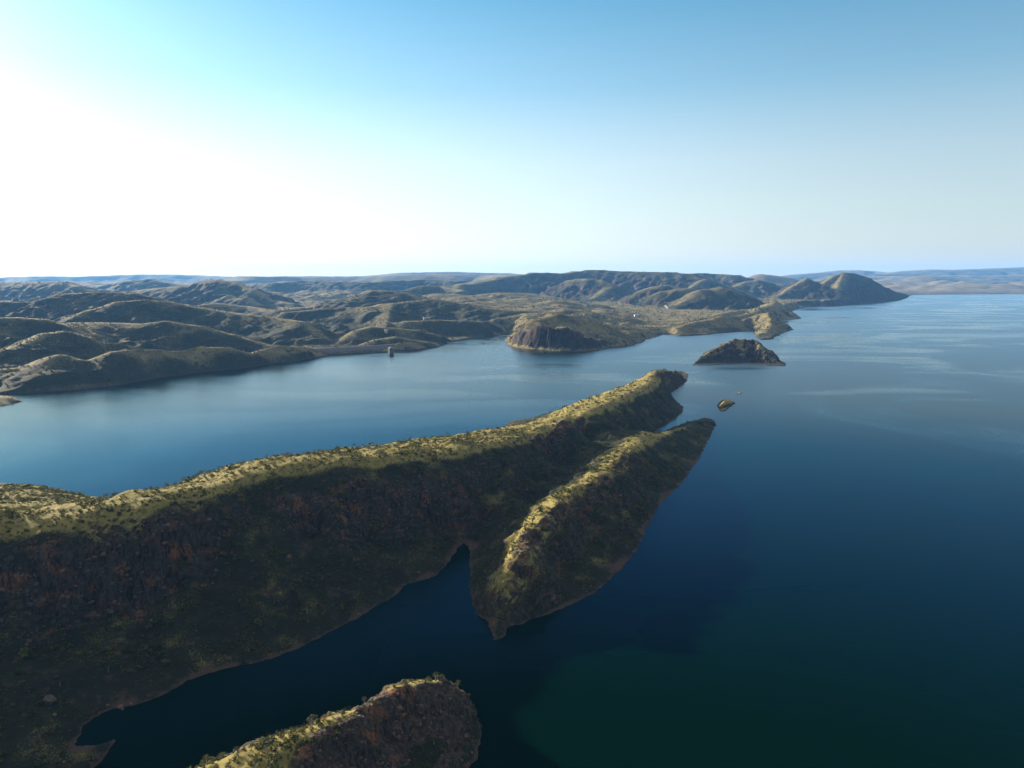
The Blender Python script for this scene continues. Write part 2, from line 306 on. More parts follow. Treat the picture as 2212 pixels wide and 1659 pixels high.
def craggy(X, Y, Z, sd, st, lo=0.92, hi=1.3, amp=3.0, mask=None):
    """break steep faces into ribs, ledges and blocks by moving the vertices along the face normal."""
    n = grid_normals(X, Y, Z); sl = np.hypot(n[..., 0], n[..., 1]) / np.maximum(n[..., 2], .05)
    kk = max(1, int(6 / st)); s2 = sl.copy()
    for ax in (0, 1):
        for q in range(1, kk + 1): s2 = np.maximum(s2, 0.92 * np.roll(sl, q, ax)); s2 = np.maximum(s2, 0.92 * np.roll(sl, -q, ax))
    c = sstep(lo, hi, s2 + 0.25 * fbm(X, Y, 18, 3, ox=21)) * sstep(2, 6, sd) * (Z > 1)
    if mask is not None: c = np.maximum(mask * sstep(2, 6, sd), c * .35)
    u = X * 0.8 + Y * 0.6; v = -X * 0.6 + Y * 0.8
    d = ridged(u, v * 0.5 + Z * 0.7, 9, 3, ox=3) * 1.2 + perlin(u / 3.1, Z / 2.3 + v / 5) * 0.8 + np.round(2 * perlin(u / 5, (Z + 0.3 * u) / 3.2)) * 0.5
    d = d * amp * c
    return X + n[..., 0] * d, Y + n[..., 1] * d, Z + n[..., 2] * d * 0.6 + c * 0.35 * np.round(perlin(X / 4, Y / 4) * 3), c
NEAR = {}
def build_near():
    specs = {0: ('main_ridge', 'long dark ridge with sunlit crest and red cliffs across the foreground'), 1: ('spur_ridge', 'narrow sunlit-topped spur pointing away to the right of the main ridge')}
    for nm, (x0, x1, y0, y1, st) in {'a': (-640, 330, 190, 720, 1.6), 'b': (-240, 440, 720, 1560, 3.2)}.items():
        X, Y = grid_xy(x0, x1, y0, y1, st); Z, sd = land_near(X, Y, rbf_main, SHORE_MAIN)
        dm, _ = poly_dist(X, Y, CREST_MAIN, False); ds, _ = poly_dist(X, Y, CREST_SPUR, False)
        dc = np.min([poly_dist(X, Y, L, False)[0] for L in CLIFFS], 0); dg = np.min([poly_dist(X, Y, L, False)[0] for L in CRAGS], 0); nn = fbm(X, Y, 16, 3, ox=71)
        X2, Y2, Z2, c = craggy(X, Y, Z, sd, st, mask=np.maximum(np.clip(sstep(11, 4, dc + 7 * nn), 0, 1), .85 * sstep(10, 2, dg + 9 * nn)))
        lab = (ds < dm * 0.75).astype(int)
        cx = np.array(CREST_MAIN); back = Y > np.interp(X, cx[:, 0], cx[:, 1])
        cs = np.array(CREST_SPUR); left = X < np.interp(Y, cs[:, 1], cs[:, 0])
        dry_lit = np.maximum(np.exp(-(dm / 6) ** 2), np.where(left, .85 * np.exp(-(ds / 18) ** 4), np.exp(-(ds / 5) ** 2))); dry_lit = np.maximum(dry_lit, np.where(back & (lab == 0), .8, .0)) * sstep(6, 16, Z)  # lit tops and sunward slopes painted golden, shaded front faces painted dark
        NEAR[nm] = (X2, Y2, Z2, c, dry_lit, lab, st)
        if nm == 'b':
            Y2[0] = Y[0] - 1.0; Z2[0] -= 0.4
            specs = {0: ('main_ridge', 'far end of the long ridge, running to a rocky point in the lake'), 1: ('spur_ridge', 'low far tip of the narrow spur with a dark rocky shore')}
        grid_objects(X2, Y2, Z2, lab, specs, M_NEAR, -3, c, dry_lit)
    X, Y = grid_xy(-215, 15, 150, 345, 0.9); Z, sd = land_near(X, Y, rbf_knoll, SHORE_KNOLL, 0.55, 2.2)
    X2, Y2, Z2, c = craggy(X, Y, Z, sd, 0.9, 0.75, 1.25, 1.0)
    dk, _ = poly_dist(X, Y, CREST_KNOLL, False); ck = np.array(CREST_KNOLL); back = Y > np.interp(X, ck[:, 0], ck[:, 1]); dry_lit = np.where(back, .8 * np.exp(-(dk / 17) ** 4), np.exp(-(dk / 3.5) ** 2)); NEAR['k'] = (X2, Y2, Z2, c, dry_lit, np.zeros(Z.shape, int), 0.9)  # knoll's sunward bank painted bright, its shaded face dark
    grid_objects(X2, Y2, Z2, np.zeros(Z.shape, int), {0: ('knoll', 'craggy knoll with a bright scrubby crest at the bottom of the picture')}, M_NEAR, -3, c, dry_lit)
build_near()

# ------------------------------------------------------------------ far bank: hills described by their crest lines (direction u,v and depth)
RIDGES = []   # (landform, crest points, slope, flat-top half width, gully strength)
def rd(key, pts, s=0.5, w=0.0, g=0.4): RIDGES.append((key, np.array([Q(*p) if len(p) == 3 else p[:3] for p in pts]), s, w, g))
rd('shore', [(205, 803, 1400), (222, 775, 1405), (245, 759, 1420), (310, 751, 1460), (392, 757, 1520), (443, 746, 1570), (486, 750, 1610), (522, 768, 1640), (540, 781, 1640)], .58, 4)
rd('shore', [(538, 776, 1650), (562, 757, 1680), (612, 744, 1730), (666, 748, 1790), (705, 763, 1830)], .55, 4)
rd('shore', [(-80, 800, 1300), (0, 797, 1320), (54, 793, 1340), (95, 780, 1350), (126, 765, 1370), (150, 780, 1390), (180, 800, 1390)], .5, 3)
rd('left', [(-80, 790, 1450), (0, 764, 1500), (54, 740, 1540), (97, 720, 1600), (137, 715, 1640), (180, 728, 1660), (216, 765, 1640)], .48, 5)
rd('left', [(-100, 690, 1750), (0, 686, 1760), (36, 685, 1780), (90, 689, 1800), (151, 703, 1800), (191, 720, 1760)], .45, 8)
rd('left', [(140, 697, 1900), (216, 696, 1900), (306, 699, 1900), (357, 693, 1920), (432, 704, 1930), (500, 722, 1930), (580, 745, 1900)], .48, 6)
rd('left', [(173, 688, 2200), (201, 668, 2250), (252, 652, 2300), (313, 647, 2350), (360, 651, 2380), (414, 661, 2380), (504, 675, 2350), (594, 685, 2300), (650, 694, 2230), (680, 712, 2170), (702, 738, 2120)], .48, 6)
rd('left', [(-100, 650, 2700), (0, 651, 2700), (60, 653, 2750), (133, 634, 2800), (223, 630, 2850), (288, 633, 2850), (334, 643, 2850), (396, 657, 2850), (460, 668, 2750)], .45, 10)
rd('left', [(420, 660, 3200), (470, 654, 3300), (540, 662, 3300), (600, 670, 3200), (650, 664, 3300)], .4, 5)
rd('blue', [(-150, 612, 5200), (0, 611, 5300), (72, 609, 5200), (137, 608, 5100), (169, 618, 5000), (191, 627, 4950), (240, 645, 4800)], .5, 30)
rd('blue', [(295, 627, 4700), (340, 622, 4650), (389, 618, 4600), (425, 614, 4600), (443, 605, 4600), (472, 604, 4550), (511, 611, 4500), (547, 625, 4400), (583, 647, 4300), (630, 655, 4200)], .5, 10)
rd('blue', [(480, 648, 4100), (497, 637, 4100), (515, 645, 4050), (530, 641, 4050), (560, 655, 4000)], .5, 2)
rd('blue', [(225, 630, 6600), (245, 622, 6800), (270, 607, 7000), (324, 603, 7000), (389, 615, 6900), (420, 620, 6800)], .45, 40)
rd('plateau', [(575, 625, 6800), (594, 611, 7000), (640, 607, 7200), (684, 606, 7200), (740, 608, 7000), (792, 610, 6900), (850, 606, 7000), (920, 604, 7200), (985, 607, 7000)], .55, 120, .7)
rd('plateau', [(500, 606, 10000), (540, 597, 10500), (648, 598, 10800), (796, 598, 10800), (870, 594, 10500), (960, 592, 10500), (1060, 594, 10500), (1110, 599, 9500)], .5, 200, .6)
rd('range', [(-200, 600, 15500), (0, 600, 16000), (90, 597, 16000), (180, 598, 16500), (270, 594, 17000), (360, 593, 17000), (450, 596, 17000), (520, 599, 16500), (620, 597, 17500), (800, 597, 18000), (890, 589, 15500), (980, 588, 15500), (1080, 590, 15500), (1180, 596, 15000)], .4, 250, .5)
rd('gorge', [(600, 688, 2750), (619, 674, 2800), (656, 671, 2800), (712, 666, 2850), (760, 664, 2850), (792, 663, 2750), (806, 672, 2650)], .75, 15)
rd('gorge', [(792, 664, 2800), (838, 656, 2850), (899, 650, 2950), (930, 646, 3000), (1000, 656, 2950), (1053, 666, 2900), (1120, 672, 2850)], .3, 25, .3)
rd('gorge', [(838, 660, 2800), (832, 680, 2600), (826, 700, 2430), (815, 712, 2330)], .55, 12)
rd('gorge', [(740, 655, 3500), (780, 640, 3500), (812, 627, 3500), (840, 628, 3500), (871, 632, 3500), (899, 643, 3450), (930, 655, 3350)], .38, 20)
rd('gorge', [(735, 655, 4300), (770, 638, 4400), (801, 625, 4500), (815, 634, 4500), (840, 650, 4400)], .6, 2)
rd('gorge', [(840, 700, 2480), (885, 693, 2480), (942, 691, 2500), (1011, 693, 2560), (1060, 694, 2600), (1095, 696, 2650)], .42, 15, .25)
rd('gorge', [(752, 738, 2120), (762, 722, 2130), (775, 711, 2150), (801, 706, 2170), (845, 708, 2200), (899, 713, 2220), (950, 724, 2220)], .65, 8)
rd('gorge', [(779, 748, 2035), (800, 738, 2045), (815, 733, 2050), (852, 727, 2070), (899, 735, 2090), (942, 741, 2100), (955, 745, 2090)], .5, 4)
rd('gorge', [(856, 745, 1985), (871, 739, 1990), (922, 738, 2010), (945, 744, 2020)], .55, 3)
for (u, v, D, L) in [(1010, 640, 3900, 60), (1090, 650, 3500, 70), (1150, 643, 4000, 60), (1180, 662, 3250, 50), (1100, 632, 4500, 80), (1210, 648, 3700, 40), (1040, 652, 3300, 60), (960, 634, 4300, 50), (1230, 668, 2950, 40), (1310, 668, 3300, 40), (1160, 676, 2780, 40)]:
    rd('roll', [(u - L, v + 6, D - 60), (u - L * .3, v, D), (u + L * .4, v + 1, D + 40), (u + L, v + 7, D)], .22, 20, .3)
rd('mesa', [(872, 632, 5000), (890, 622, 5000), (913, 617, 5100), (950, 617, 5200), (975, 622, 5100), (1000, 626, 5000)], .5, 5)
rd('mesa', [(985, 622, 5700), (1010, 613, 5800), (1033, 609, 6000), (1090, 598, 6200), (1165, 589, 6300), (1210, 591, 6400), (1255, 586, 6500), (1286, 583, 6500), (1342, 586, 6400), (1440, 588, 6100), (1476, 591, 6000), (1495, 600, 5900), (1507, 610, 5800)], .6, 90, .5)
rd('mesa', [(1228, 606, 5600), (1250, 602, 5500), (1280, 602, 5400), (1300, 606, 5350), (1317, 612, 5300)], .75, 12, .6)
rd('mesa', [(1317, 615, 5300), (1300, 632, 5100), (1285, 642, 4950)], .35, 5, .6)
rd('mesa', [(1486, 592, 7200), (1515, 590, 7200), (1550, 592, 7200), (1585, 594, 7000), (1603, 603, 6900)], .5, 60)
rd('domes', [(1384, 628, 4700), (1398, 623, 4650), (1412, 619, 4600), (1445, 615, 4600), (1466, 622, 4550)], .7, 10, .5)
rd('domes', [(1405, 640, 4400), (1430, 629, 4350), (1459, 625, 4350), (1490, 622, 4350), (1503, 632, 4350)], .7, 8, .5)
rd('cone', [(1462, 661, 4000), (1490, 641, 4050), (1512, 626, 4100), (1530, 624, 4150), (1557, 619, 4150), (1570, 622, 4150), (1588, 634, 4150), (1622, 654, 4150)], .5, 3, .3)
rd('cone', [(1490, 625, 5600), (1510, 608, 5700), (1524, 602, 5800), (1550, 609, 5800), (1579, 619, 5700), (1622, 635, 5600)], .5, 5)
rd('cone', [(1588, 618, 6100), (1611, 608, 6200), (1636, 604, 6200), (1660, 610, 6200), (1678, 615, 6200), (1710, 628, 6000)], .45, 8)
rd('plateau', [(1600, 602, 9000), (1644, 592, 9000), (1681, 594, 9000), (1720, 606, 9000)], .45, 40)
rd('headland', [(1100, 735, 2060), (1118, 710, 2100), (1154, 690, 2150), (1196, 678, 2220), (1225, 681, 2260), (1258, 690, 2300), (1294, 700, 2350), (1330, 706, 2400)], .55, 14, .35)
rd('headland', [(1108, 726, 2000), (1122, 714, 2000), (1145, 707, 2005), (1174, 704, 2010), (1198, 710, 2000), (1219, 706, 2000), (1240, 716, 1990), (1262, 728, 1985)], .8, 15, .5)
rd('headland', [(1241, 716, 2120), (1290, 716, 2200), (1340, 714, 2280), (1380, 716, 2330), (1410, 716, 2400)], .25, 14, .5)
rd('headland', [(1280, 706, 2350), (1340, 704, 2500), (1400, 708, 2600), (1426, 716, 2600)], .3, 6, .5)
rd('prom', [(1449, 718, 2560), (1460, 707, 2580), (1493, 696, 2640), (1530, 690, 2720), (1560, 682, 2800), (1582, 684, 2900), (1620, 676, 3050), (1647, 663, 3250), (1668, 660, 3500)], .5, 6)
rd('prom', [(1426, 712, 2750), (1440, 704, 2800), (1480, 694, 2900), (1520, 686, 3000), (1560, 676, 3150), (1610, 668, 3300)], .4, 4)
rd('prom', [(1600, 692, 2900), (1625, 684, 2850), (1643, 677, 2800), (1663, 675, 2780), (1672, 684, 2720), (1668, 700, 2620), (1655, 712, 2540), (1648, 722, 2490)], .6, 5)
rd('prom', [(1663, 676, 2800), (1677, 694, 2780), (1700, 706, 2760), (1713, 711, 2750)], .55, 2)
rd('prom', [(1682, 684, 3350), (1695, 676, 3400), (1705, 674, 3420), (1716, 679, 3420), (1730, 688, 3400)], .5, 3)
rd('prom', [(1655, 662, 3700), (1668, 653, 3850), (1691, 639, 4000), (1705, 638, 4050), (1718, 649, 4050), (1734, 662, 4050)], .6, 4)
rd('prom', [(1600, 672, 3300), (1640, 664, 3500), (1660, 660, 3700), (1690, 645, 4000)], .45, 4)
rd('mount', [(1690, 634, 5300), (1705, 622, 5400), (1727, 610, 5450), (1744, 600, 5500), (1756, 609, 5500), (1772, 617, 5550)], .75, 4, .6)
rd('mount', [(1772, 617, 5600), (1777, 613, 5650), (1800, 596, 5800), (1822, 588.5, 5900), (1842, 590, 6000), (1867, 597, 6100), (1889, 611, 6350), (1923, 627, 6900), (1957, 635.5, 7800), (1964, 638, 8200)], .62, 6, .35)
rd('mount', [(1822, 590, 5880), (1812, 612, 5550), (1806, 636, 5300), (1803, 655, 5120)], .7, 2, .5)
rd('mount', [(1772, 619, 5550), (1780, 636, 5300), (1790, 652, 5120)], .7, 2, .5)
for (u, v, D, L) in [(1884, 606, 11000, 25), (1920, 601, 11500, 30), (1990, 596, 11500, 30), (2040, 605, 10500, 25), (2080, 607, 10000, 22), (2130, 611, 9800, 20), (2170, 612, 9700, 18), (2205, 609, 10000, 15), (1950, 612, 9800, 25), (2000, 616, 9400, 22), (2060, 618, 9200, 20), (2115, 621, 9100, 18), (2160, 620, 9200, 20), (1905, 618, 9300, 18), (2200, 621, 9100, 14), (2240, 612, 9700, 20)]:
    rd('fshore', [(u - L, v + 8, D), (u - L * .4, v + 2, D + 60), (u, v, D + 100), (u + L * .5, v + 4, D), (u + L, v + 9, D - 50)], .3, 15, .7)
rd('range', [(1700, 597, 17000), (1716, 593, 17000), (1760, 590, 17500), (1816, 584, 18000), (1850, 583.5, 18000), (1886, 586, 18000), (1915, 590, 17500), (1956, 585, 18000), (2013, 582, 18000), (2060, 583, 18000), (2110, 581, 18500), (2160, 579, 18500), (2212, 577, 18500), (2300, 576, 18500)], .28, 80, 1.1)
rd('range', [(1800, 598, 14500), (1880, 596, 15000), (1960, 597, 14500), (2050, 594, 15000), (2140, 596, 14500), (2250, 592, 15000)], .22, 60, 1.0)
rd('shore', [(-120, 852, 1130), (-30, 855, 1140), (8, 858, 1140), (30, 864, 1140)], .4, 3)
KEYS = ['plain', 'shore', 'left', 'blue', 'plateau', 'range', 'gorge', 'roll', 'mesa', 'domes', 'cone', 'headland', 'prom', 'mount', 'fshore']
SHORE_BANK = [(-30000, 700, 0), (-3000, 1000, 0), (-1000, 1040, 0)] + [P(*q) for q in [(0, 879), (25, 874), (43, 866), (20, 858), (-20, 855), (60, 850), (144, 845), (245, 833), (300, 824), (360, 814), (450, 803), (529, 795), (600, 785), (684, 774), (716, 767), (780, 763.5), (840, 760.5), (856, 757),
    (900, 756), (940, 751), (952, 746), (962, 741), (1000, 735), (1040, 729), (1075, 724), (1090, 721), (1098, 716), (1102, 722), (1092, 736), (1098, 747), (1120, 752), (1150, 756), (1190, 758.5), (1240, 760), (1290, 757), (1330, 751), (1360, 747), (1385, 741), (1395, 735), (1420, 727), (1438, 721), (1450, 722),
    (1470, 726), (1490, 726), (1520, 724), (1560, 720), (1600, 716), (1618, 713), (1630, 718), (1634, 728), (1645, 734), (1665, 733), (1676, 727), (1690, 720), (1714, 712), (1700, 706), (1680, 698), (1672, 693), (1700, 692), (1731, 688), (1715, 680), (1700, 676), (1720, 669), (1738, 664), (1770, 662.5), (1800, 662), (1850, 659), (1900, 655),
    (1940, 650), (1955, 645), (1966, 640), (1972, 637.5), (2000, 637), (2060, 636.3), (2120, 636), (2212, 635.5), (2300, 635.3)]] + [(14000, 9000, 0), (30000, 9500, 0), (30000, 60000, 0), (-30000, 60000, 0)]
def bank_height(x, y, detail):
    n1 = ridged(x, y, 150 if detail < 2 else 600, 3, ox=4); n2 = fbm(x, y, 90 if detail < 2 else 300, 3, ox=8)
    z = 13 + np.clip(y - 2500, 0, 5500) * 0.0125 + (2.5 + 34 * sstep(3800, 5600, y) * sstep(700, -200, x)) * fbm(x, y, 380, 4); lab = np.zeros(x.shape, int)
    z = z + sstep(6500, 9000, y) * (45 * np.maximum(0, fbm(x, y, 1500, 4, ox=23) + .15) + 25 * np.maximum(0, ridged(x, y, 900, 3, ox=27) - .2)) * (x < 3200)
    z = np.where(x > 3200, np.minimum(z, 24 + 6 * fbm(x, y, 900, 4)), z)
    z = np.where(y < 2600, np.minimum(z, 5 + 3 * fbm(x, y, 150, 3)), z)
    top = z.copy(); near = np.full(x.shape, 1e9)
    for key, pts, s, wd, g in RIDGES:
        zm = pts[:, 2].max(); rad = zm / s * 1.35 + wd
        m = (x > pts[:, 0].min() - rad) & (x < pts[:, 0].max() + rad) & (y > pts[:, 1].min() - rad) & (y < pts[:, 1].max() + rad)
        if not m.any(): continue
        xx, yy = x[m], y[m]; b = np.full(xx.shape, -1e9); sc = 1.0 + g * (-n1[m] * 0.9 + n2[m] * 0.4); dm = near[m]
        for a, c in zip(pts[:-1], pts[1:]):
            e = c - a; tt = np.clip(((xx - a[0]) * e[0] + (yy - a[1]) * e[1]) / (e[0] ** 2 + e[1] ** 2 + 1e-9), 0, 1)
            d = np.hypot(xx - a[0] - tt * e[0], yy - a[1] - tt * e[1])
            dd = np.maximum(d - wd, 0) * np.clip(sc, .65, 1.9); r = 6; dm = np.minimum(dm, d)
            b = np.maximum(b, a[2] + tt * e[2] - s * (np.sqrt(dd * dd + r * r) - r))
        t0 = top[m]; L = lab[m]; L[b > t0] = KEYS.index(key); lab[m] = L; near[m] = dm
        top[m] = smax(t0, b, 7 if detail < 2 else 25)
    rough = (4.0 * fbm(x, y, 70, 4, .55, ox=1) + 1.4 * fbm(x, y, 22, 2, .6, ox=44) - 3.0 * np.maximum(0, ridged(x, y, 55, 2, ox=46) - .2) - 5 * np.maximum(0, ridged(x, y, 120, 3, ox=6) - .15)) if detail < 2 else 12 * fbm(x, y, 350, 4, .55, ox=1)
    top = top + rough * sstep(14, 50, top) * (0.15 + 0.85 * sstep(0, 90 if detail < 2 else 300, near))
    sd = signed(x + 8 * fbm(x, y, 60, 3, ox=13), y + 8 * fbm(x, y, 60, 3, ox=15), SHORE_BANK)
    hm = np.exp(-((x - 90) / 170) ** 2 - ((y - 2010) / 150) ** 2)
    sd = sd - hm * sstep(-5, 10, sd) * np.clip(sd, 0, 14) * (.55 + .45 * ridged(x * 1.0, y * .35, 38, 2, ox=41))
    steep = 0.75 + 1.6 * np.exp(-((x - 90) / 130) ** 2 - ((y - 2010) / 130) ** 2)
    steep = steep + .5 * (y > 4800)
    if detail >= 2: steep = 0.15
    z = smin(top, 0.4 + sd * steep + 3.5 * fbm(x, y, 35, 3, ox=19) * sstep(4, 20, sd), 6)
    return np.where(sd > 0, np.maximum(z, 0.3 + np.minimum(.02 * sd, 2.0)), np.maximum(sd * 0.4, -12)), lab, sd, np.where(lab == 0, np.where((y < 2700) | (y > 6500), .15, .45), .02 + .35 * np.isin(lab, [KEYS.index('headland'), KEYS.index('prom'), KEYS.index('roll')]) + .62 * np.exp(-(near / (16 if detail < 1 else 36 if detail < 2 else 200)) ** 1.5))  # crest rims painted as if sunlit, hill faces below kept dark
BANK_NAMES = {'plain': ('valley_floor', 'wide olive valley floor between the headland and the mesa'), 'shore': ('shore_hill', 'low brown hills along the left far shore beside the dam'),
    'left': ('left_hill', 'rounded scrubby hills stacked up at the left of the lake'), 'blue': ('blue_hill', 'hazy blue hills beyond the left hills'), 'plateau': ('plateau', 'flat-topped pale blue plateaus in the distance'),
    'range': ('distant_range', 'faint farthest range along the horizon'), 'gorge': ('gorge_hill', 'scrubby hills and cliffs around the gorge behind the dam'), 'roll': ('rolling_hill', 'low rolling olive hills in the middle distance'),
    'mesa': ('mesa', 'broad dark mesa with a red cliff spur below the horizon'), 'domes': ('rocky_hill', 'reddish rocky domes beside the conical hill'), 'cone': ('conical_hill', 'steep conical hills at the right end of the valley'),
    'headland': ('headland', 'rounded headland with red rock cliffs dropping into the water'), 'prom': ('promontory', 'chain of low sunlit promontories running along the lake'),
    'mount': ('mountain', 'large steep mountain rising from the lake at right'), 'fshore': ('far_shore_hill', 'pale eroded hills along the far right shore')}
BANK = {}
def build_bank():
    for i, (x0, x1, y0, y1, st, det) in enumerate([(-2300, 1450, 1020, 3000, 6, 0), (-4800, 4200, 3000, 7800, 13, 1), (-19000, 20000, 7800, 21000, 70, 2)]):
        X, Y = grid_xy(x0, x1, y0, y1, st); Z, lab, sd, dry_lit = bank_height(X, Y, det)
        
        c = None
        if det == 0:
            X2, Y2, Z2, c = craggy(X, Y, Z, sd, st, .9, 1.3, 4.0); X, Y, Z = X2, Y2, Z2
        elif det == 1:
            X2, Y2, Z2, c = craggy(X, Y, Z, sd, st, .72, 1.05, 6); X, Y, Z = X2, Y2, Z2
        if i: Y[0] -= st; Z[0] -= 2 + i * 4
        BANK[i] = (X.copy(), Y.copy(), Z.copy(), c if c is not None else Z * 0, sd, lab, st)
        multi = ('plain', 'left', 'blue', 'plateau', 'gorge', 'roll', 'prom', 'mount', 'mesa', 'cone', 'headland')
        grid_objects(X, Y, Z, lab, {KEYS.index(k): (v[0], v[1] + (', ' + ('nearer', 'farther', 'farthest')[i] + ' part' if k in multi else '')) for k, v in BANK_NAMES.items()}, M_MID if det < 2 else M_FAR, -4, c, dry_lit)
build_bank()

# ------------------------------------------------------------------ islands
def build_islands():
    global RIDGES
    keep = RIDGES
    def isl(name, label, shore, crests, box, st, sl, amp, mat, slope=.6, w=2):
        global RIDGES
        X, Y = grid_xy(*box, st); sd = signed(X + st * 1.2 * fbm(X, Y, st * 6, 3), Y + st * 1.2 * fbm(X, Y, st * 6, 3, ox=4), shore)
        Z = np.full(X.shape, 1.0); g = np.maximum(.8, 1 + .4 * fbm(X, Y, st * 12, 4) - .25 * ridged(X, Y, st * 9, 2))
        for pts in crests:
            pts = np.array(pts)
            for a, c in zip(pts[:-1], pts[1:]):
                e = c - a; tt = np.clip(((X - a[0]) * e[0] + (Y - a[1]) * e[1]) / (e[0] ** 2 + e[1] ** 2), 0, 1)
                d = np.hypot(X - a[0] - tt * e[0], Y - a[1] - tt * e[1]); r = w
                Z = np.maximum(Z, a[2] + tt * e[2] - slope * (np.sqrt((d * g) ** 2 + r * r) - r))
        Z = Z + amp * fbm(X, Y, st * 5, 4, .6) * sstep(1, 8, Z)
        Z = np.where(sd > 0, np.minimum(np.maximum(Z, .4), .3 + sd * sl), np.maximum(sd * .5, -8))
        X2, Y2, Z2, c = craggy(X, Y, Z, sd, st, .95, 1.4, st * .7)
        NEAR[name] = (X2, Y2, Z2, c, Z * 0 + .5, np.zeros(Z.shape, int), st)
        return grid_objects(X2, Y2, Z2, np.zeros(Z.shape, int), {0: (name, label)}, mat, -3, c, sstep(.05, .6, Z / Z.max()) * .9)  # upper slopes painted lighter, standing in for sun
    isl('island', 'humped rocky island with a bright crest beyond the ridge tip', [P(*q) for q in [(1496, 789), (1530, 789), (1580, 787), (1618, 784), (1640, 787), (1660, 790), (1697, 791), (1697, 785), (1670, 772), (1640, 760), (1600, 752), (1560, 758), (1520, 772)]],
        [[Q(1500, 784, 1660), Q(1520, 768, 1690), Q(1540, 755, 1720), Q(1575, 738, 1750), Q(1600, 732, 1760), Q(1630, 735, 1750), Q(1642, 748, 1720), Q(1655, 764, 1690), Q(1672, 776, 1670), Q(1694, 786, 1645)], [Q(1635, 737, 1745), Q(1650, 755, 1760), Q(1670, 772, 1740)]],
        (400, 720, 1600, 1960), 2.4, 1.4, 3.0, M_MID, .82)
    isl('rocky_islet', 'small dark rocky islet off the tip of the spur', [P(*q) for q in [(1549, 876), (1556, 888), (1566, 888), (1576, 880), (1588, 871), (1580, 864), (1568, 862), (1556, 868)]],
        [[P(1556, 875, 3.5), P(1568, 866, 5.5), P(1582, 866, 3.5)]], (280, 360, 1040, 1160), 1.0, 1.6, 2.2, M_NEAR, .8, 1)
    isl('low_rock', 'tiny low rock just breaking the water behind the islet', [P(*q) for q in [(1589, 851), (1598, 851.5), (1603, 849), (1597, 847.8)]], [[P(1593, 849.5, .6), P(1600, 848, 1.4)]], (370, 410, 1205, 1250), .8, .8, .3, M_NEAR, .5, 1)
build_islands()
# ------------------------------------------------------------------ plants
def leaf_material(name, cols, trans=0.25):
    m, t, b = new_mat(name)
    oi = N(t, 'ShaderNodeObjectInfo'); at = N(t, 'ShaderNodeAttribute', attribute_name='tone')
    c = ramp(t, oi.outputs['Random'], [(i / (len(cols) - 1), q) for i, q in enumerate(cols)])
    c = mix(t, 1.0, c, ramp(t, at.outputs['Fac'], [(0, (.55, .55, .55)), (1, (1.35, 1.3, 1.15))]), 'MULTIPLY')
    t.links.new(c, b.inputs['Base Color']); b.inputs['Roughness'].default_value = 0.8; b.inputs['Specular IOR Level'].default_value = 0.15
    d = N(t, 'ShaderNodeBsdfTranslucent'); t.links.new(c, d.inputs[0]); ms = N(t, 'ShaderNodeMixShader'); ms.inputs[0].default_value = trans
    t.links.new(b.outputs[0], ms.inputs[1]); t.links.new(d.outputs[0], ms.inputs[2]); t.links.new(ms.outputs[0], t.nodes['Material Output'].inputs[0])
    return m
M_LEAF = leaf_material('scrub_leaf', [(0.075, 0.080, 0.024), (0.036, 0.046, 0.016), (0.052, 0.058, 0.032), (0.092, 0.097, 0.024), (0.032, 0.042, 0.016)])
M_TUSS = leaf_material('dry_tussock', [(0.19, 0.145, 0.05), (0.12, 0.108, 0.036), (0.085, 0.085, 0.026), (0.22, 0.17, 0.06)])
M_WOOD = leaf_material('woodland_leaf', [(0.06, 0.064, 0.03), (0.05, 0.056, 0.026), (0.075, 0.076, 0.04), (0.055, 0.058, 0.034)], .15)
M_BARK, _t, _b = new_mat('pale_bark'); _g = N(_t, 'ShaderNodeNewGeometry')
_t.links.new(ramp(_t, noise(_t, _g.outputs['Position'], 3.0), [(.3, (.16, .13, .10)), (.7, (.32, .28, .23))]), _b.inputs['Base Color'])
def leaf_clump(r, n, size, seed, squash=.75, clumps=5, blade=False):
    g = np.random.default_rng(seed); V = []; F = []; tone = []
    cs = g.normal(0, .42, (clumps, 3)) * r; cs[:, 2] = np.abs(cs[:, 2]) * squash + r * .25
    for k in range(n):
        if blade:
            a = g.uniform(0, 2 * np.pi); e = g.uniform(.25, 1.35); d = np.array([math.cos(a) * math.cos(e), math.sin(a) * math.cos(e), math.sin(e)])
            base = np.array([math.cos(a), math.sin(a), 0]) * r * .15; tip = base + d * r * g.uniform(.7, 1.1); sd = np.cross(d, [0, 0, 1]); sd = sd / (np.linalg.norm(sd) + 1e-6) * size
            q = [base - sd, base + sd, tip + sd * .5, tip - sd * .5]; tn = g.uniform(.2, 1)
        else:
            c = cs[g.integers(clumps)]; d = g.normal(0, 1, 3); d /= np.linalg.norm(d); p = c + d * r * g.uniform(.25, .55) * np.array([1, 1, squash])
            if p[2] < 0.02: p[2] = abs(p[2])
            n_ = d + g.normal(0, .6, 3); n_ /= np.linalg.norm(n_); a = np.cross(n_, [.3, .2, 1]); a /= np.linalg.norm(a); b = np.cross(n_, a); sz = size * g.uniform(.6, 1.3)
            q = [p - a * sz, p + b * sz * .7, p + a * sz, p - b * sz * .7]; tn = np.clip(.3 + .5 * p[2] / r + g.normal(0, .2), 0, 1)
        i = len(V); V += q; F.append([i, i + 1, i + 2, i + 3]); tone += [tn] * 4
    return mesh_np('leaves', V, F, False, attrs={'tone': tone})
def proto(name, me, mat):
    me.materials.append(mat); return bpy.data.objects.new(name, me)          # not linked: only ever instanced
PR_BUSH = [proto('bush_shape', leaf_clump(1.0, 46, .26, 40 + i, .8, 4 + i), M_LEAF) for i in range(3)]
PR_TUSS = [proto('tussock_shape', leaf_clump(1.0, 26, .10, 60 + i, blade=True), M_TUSS) for i in range(2)]
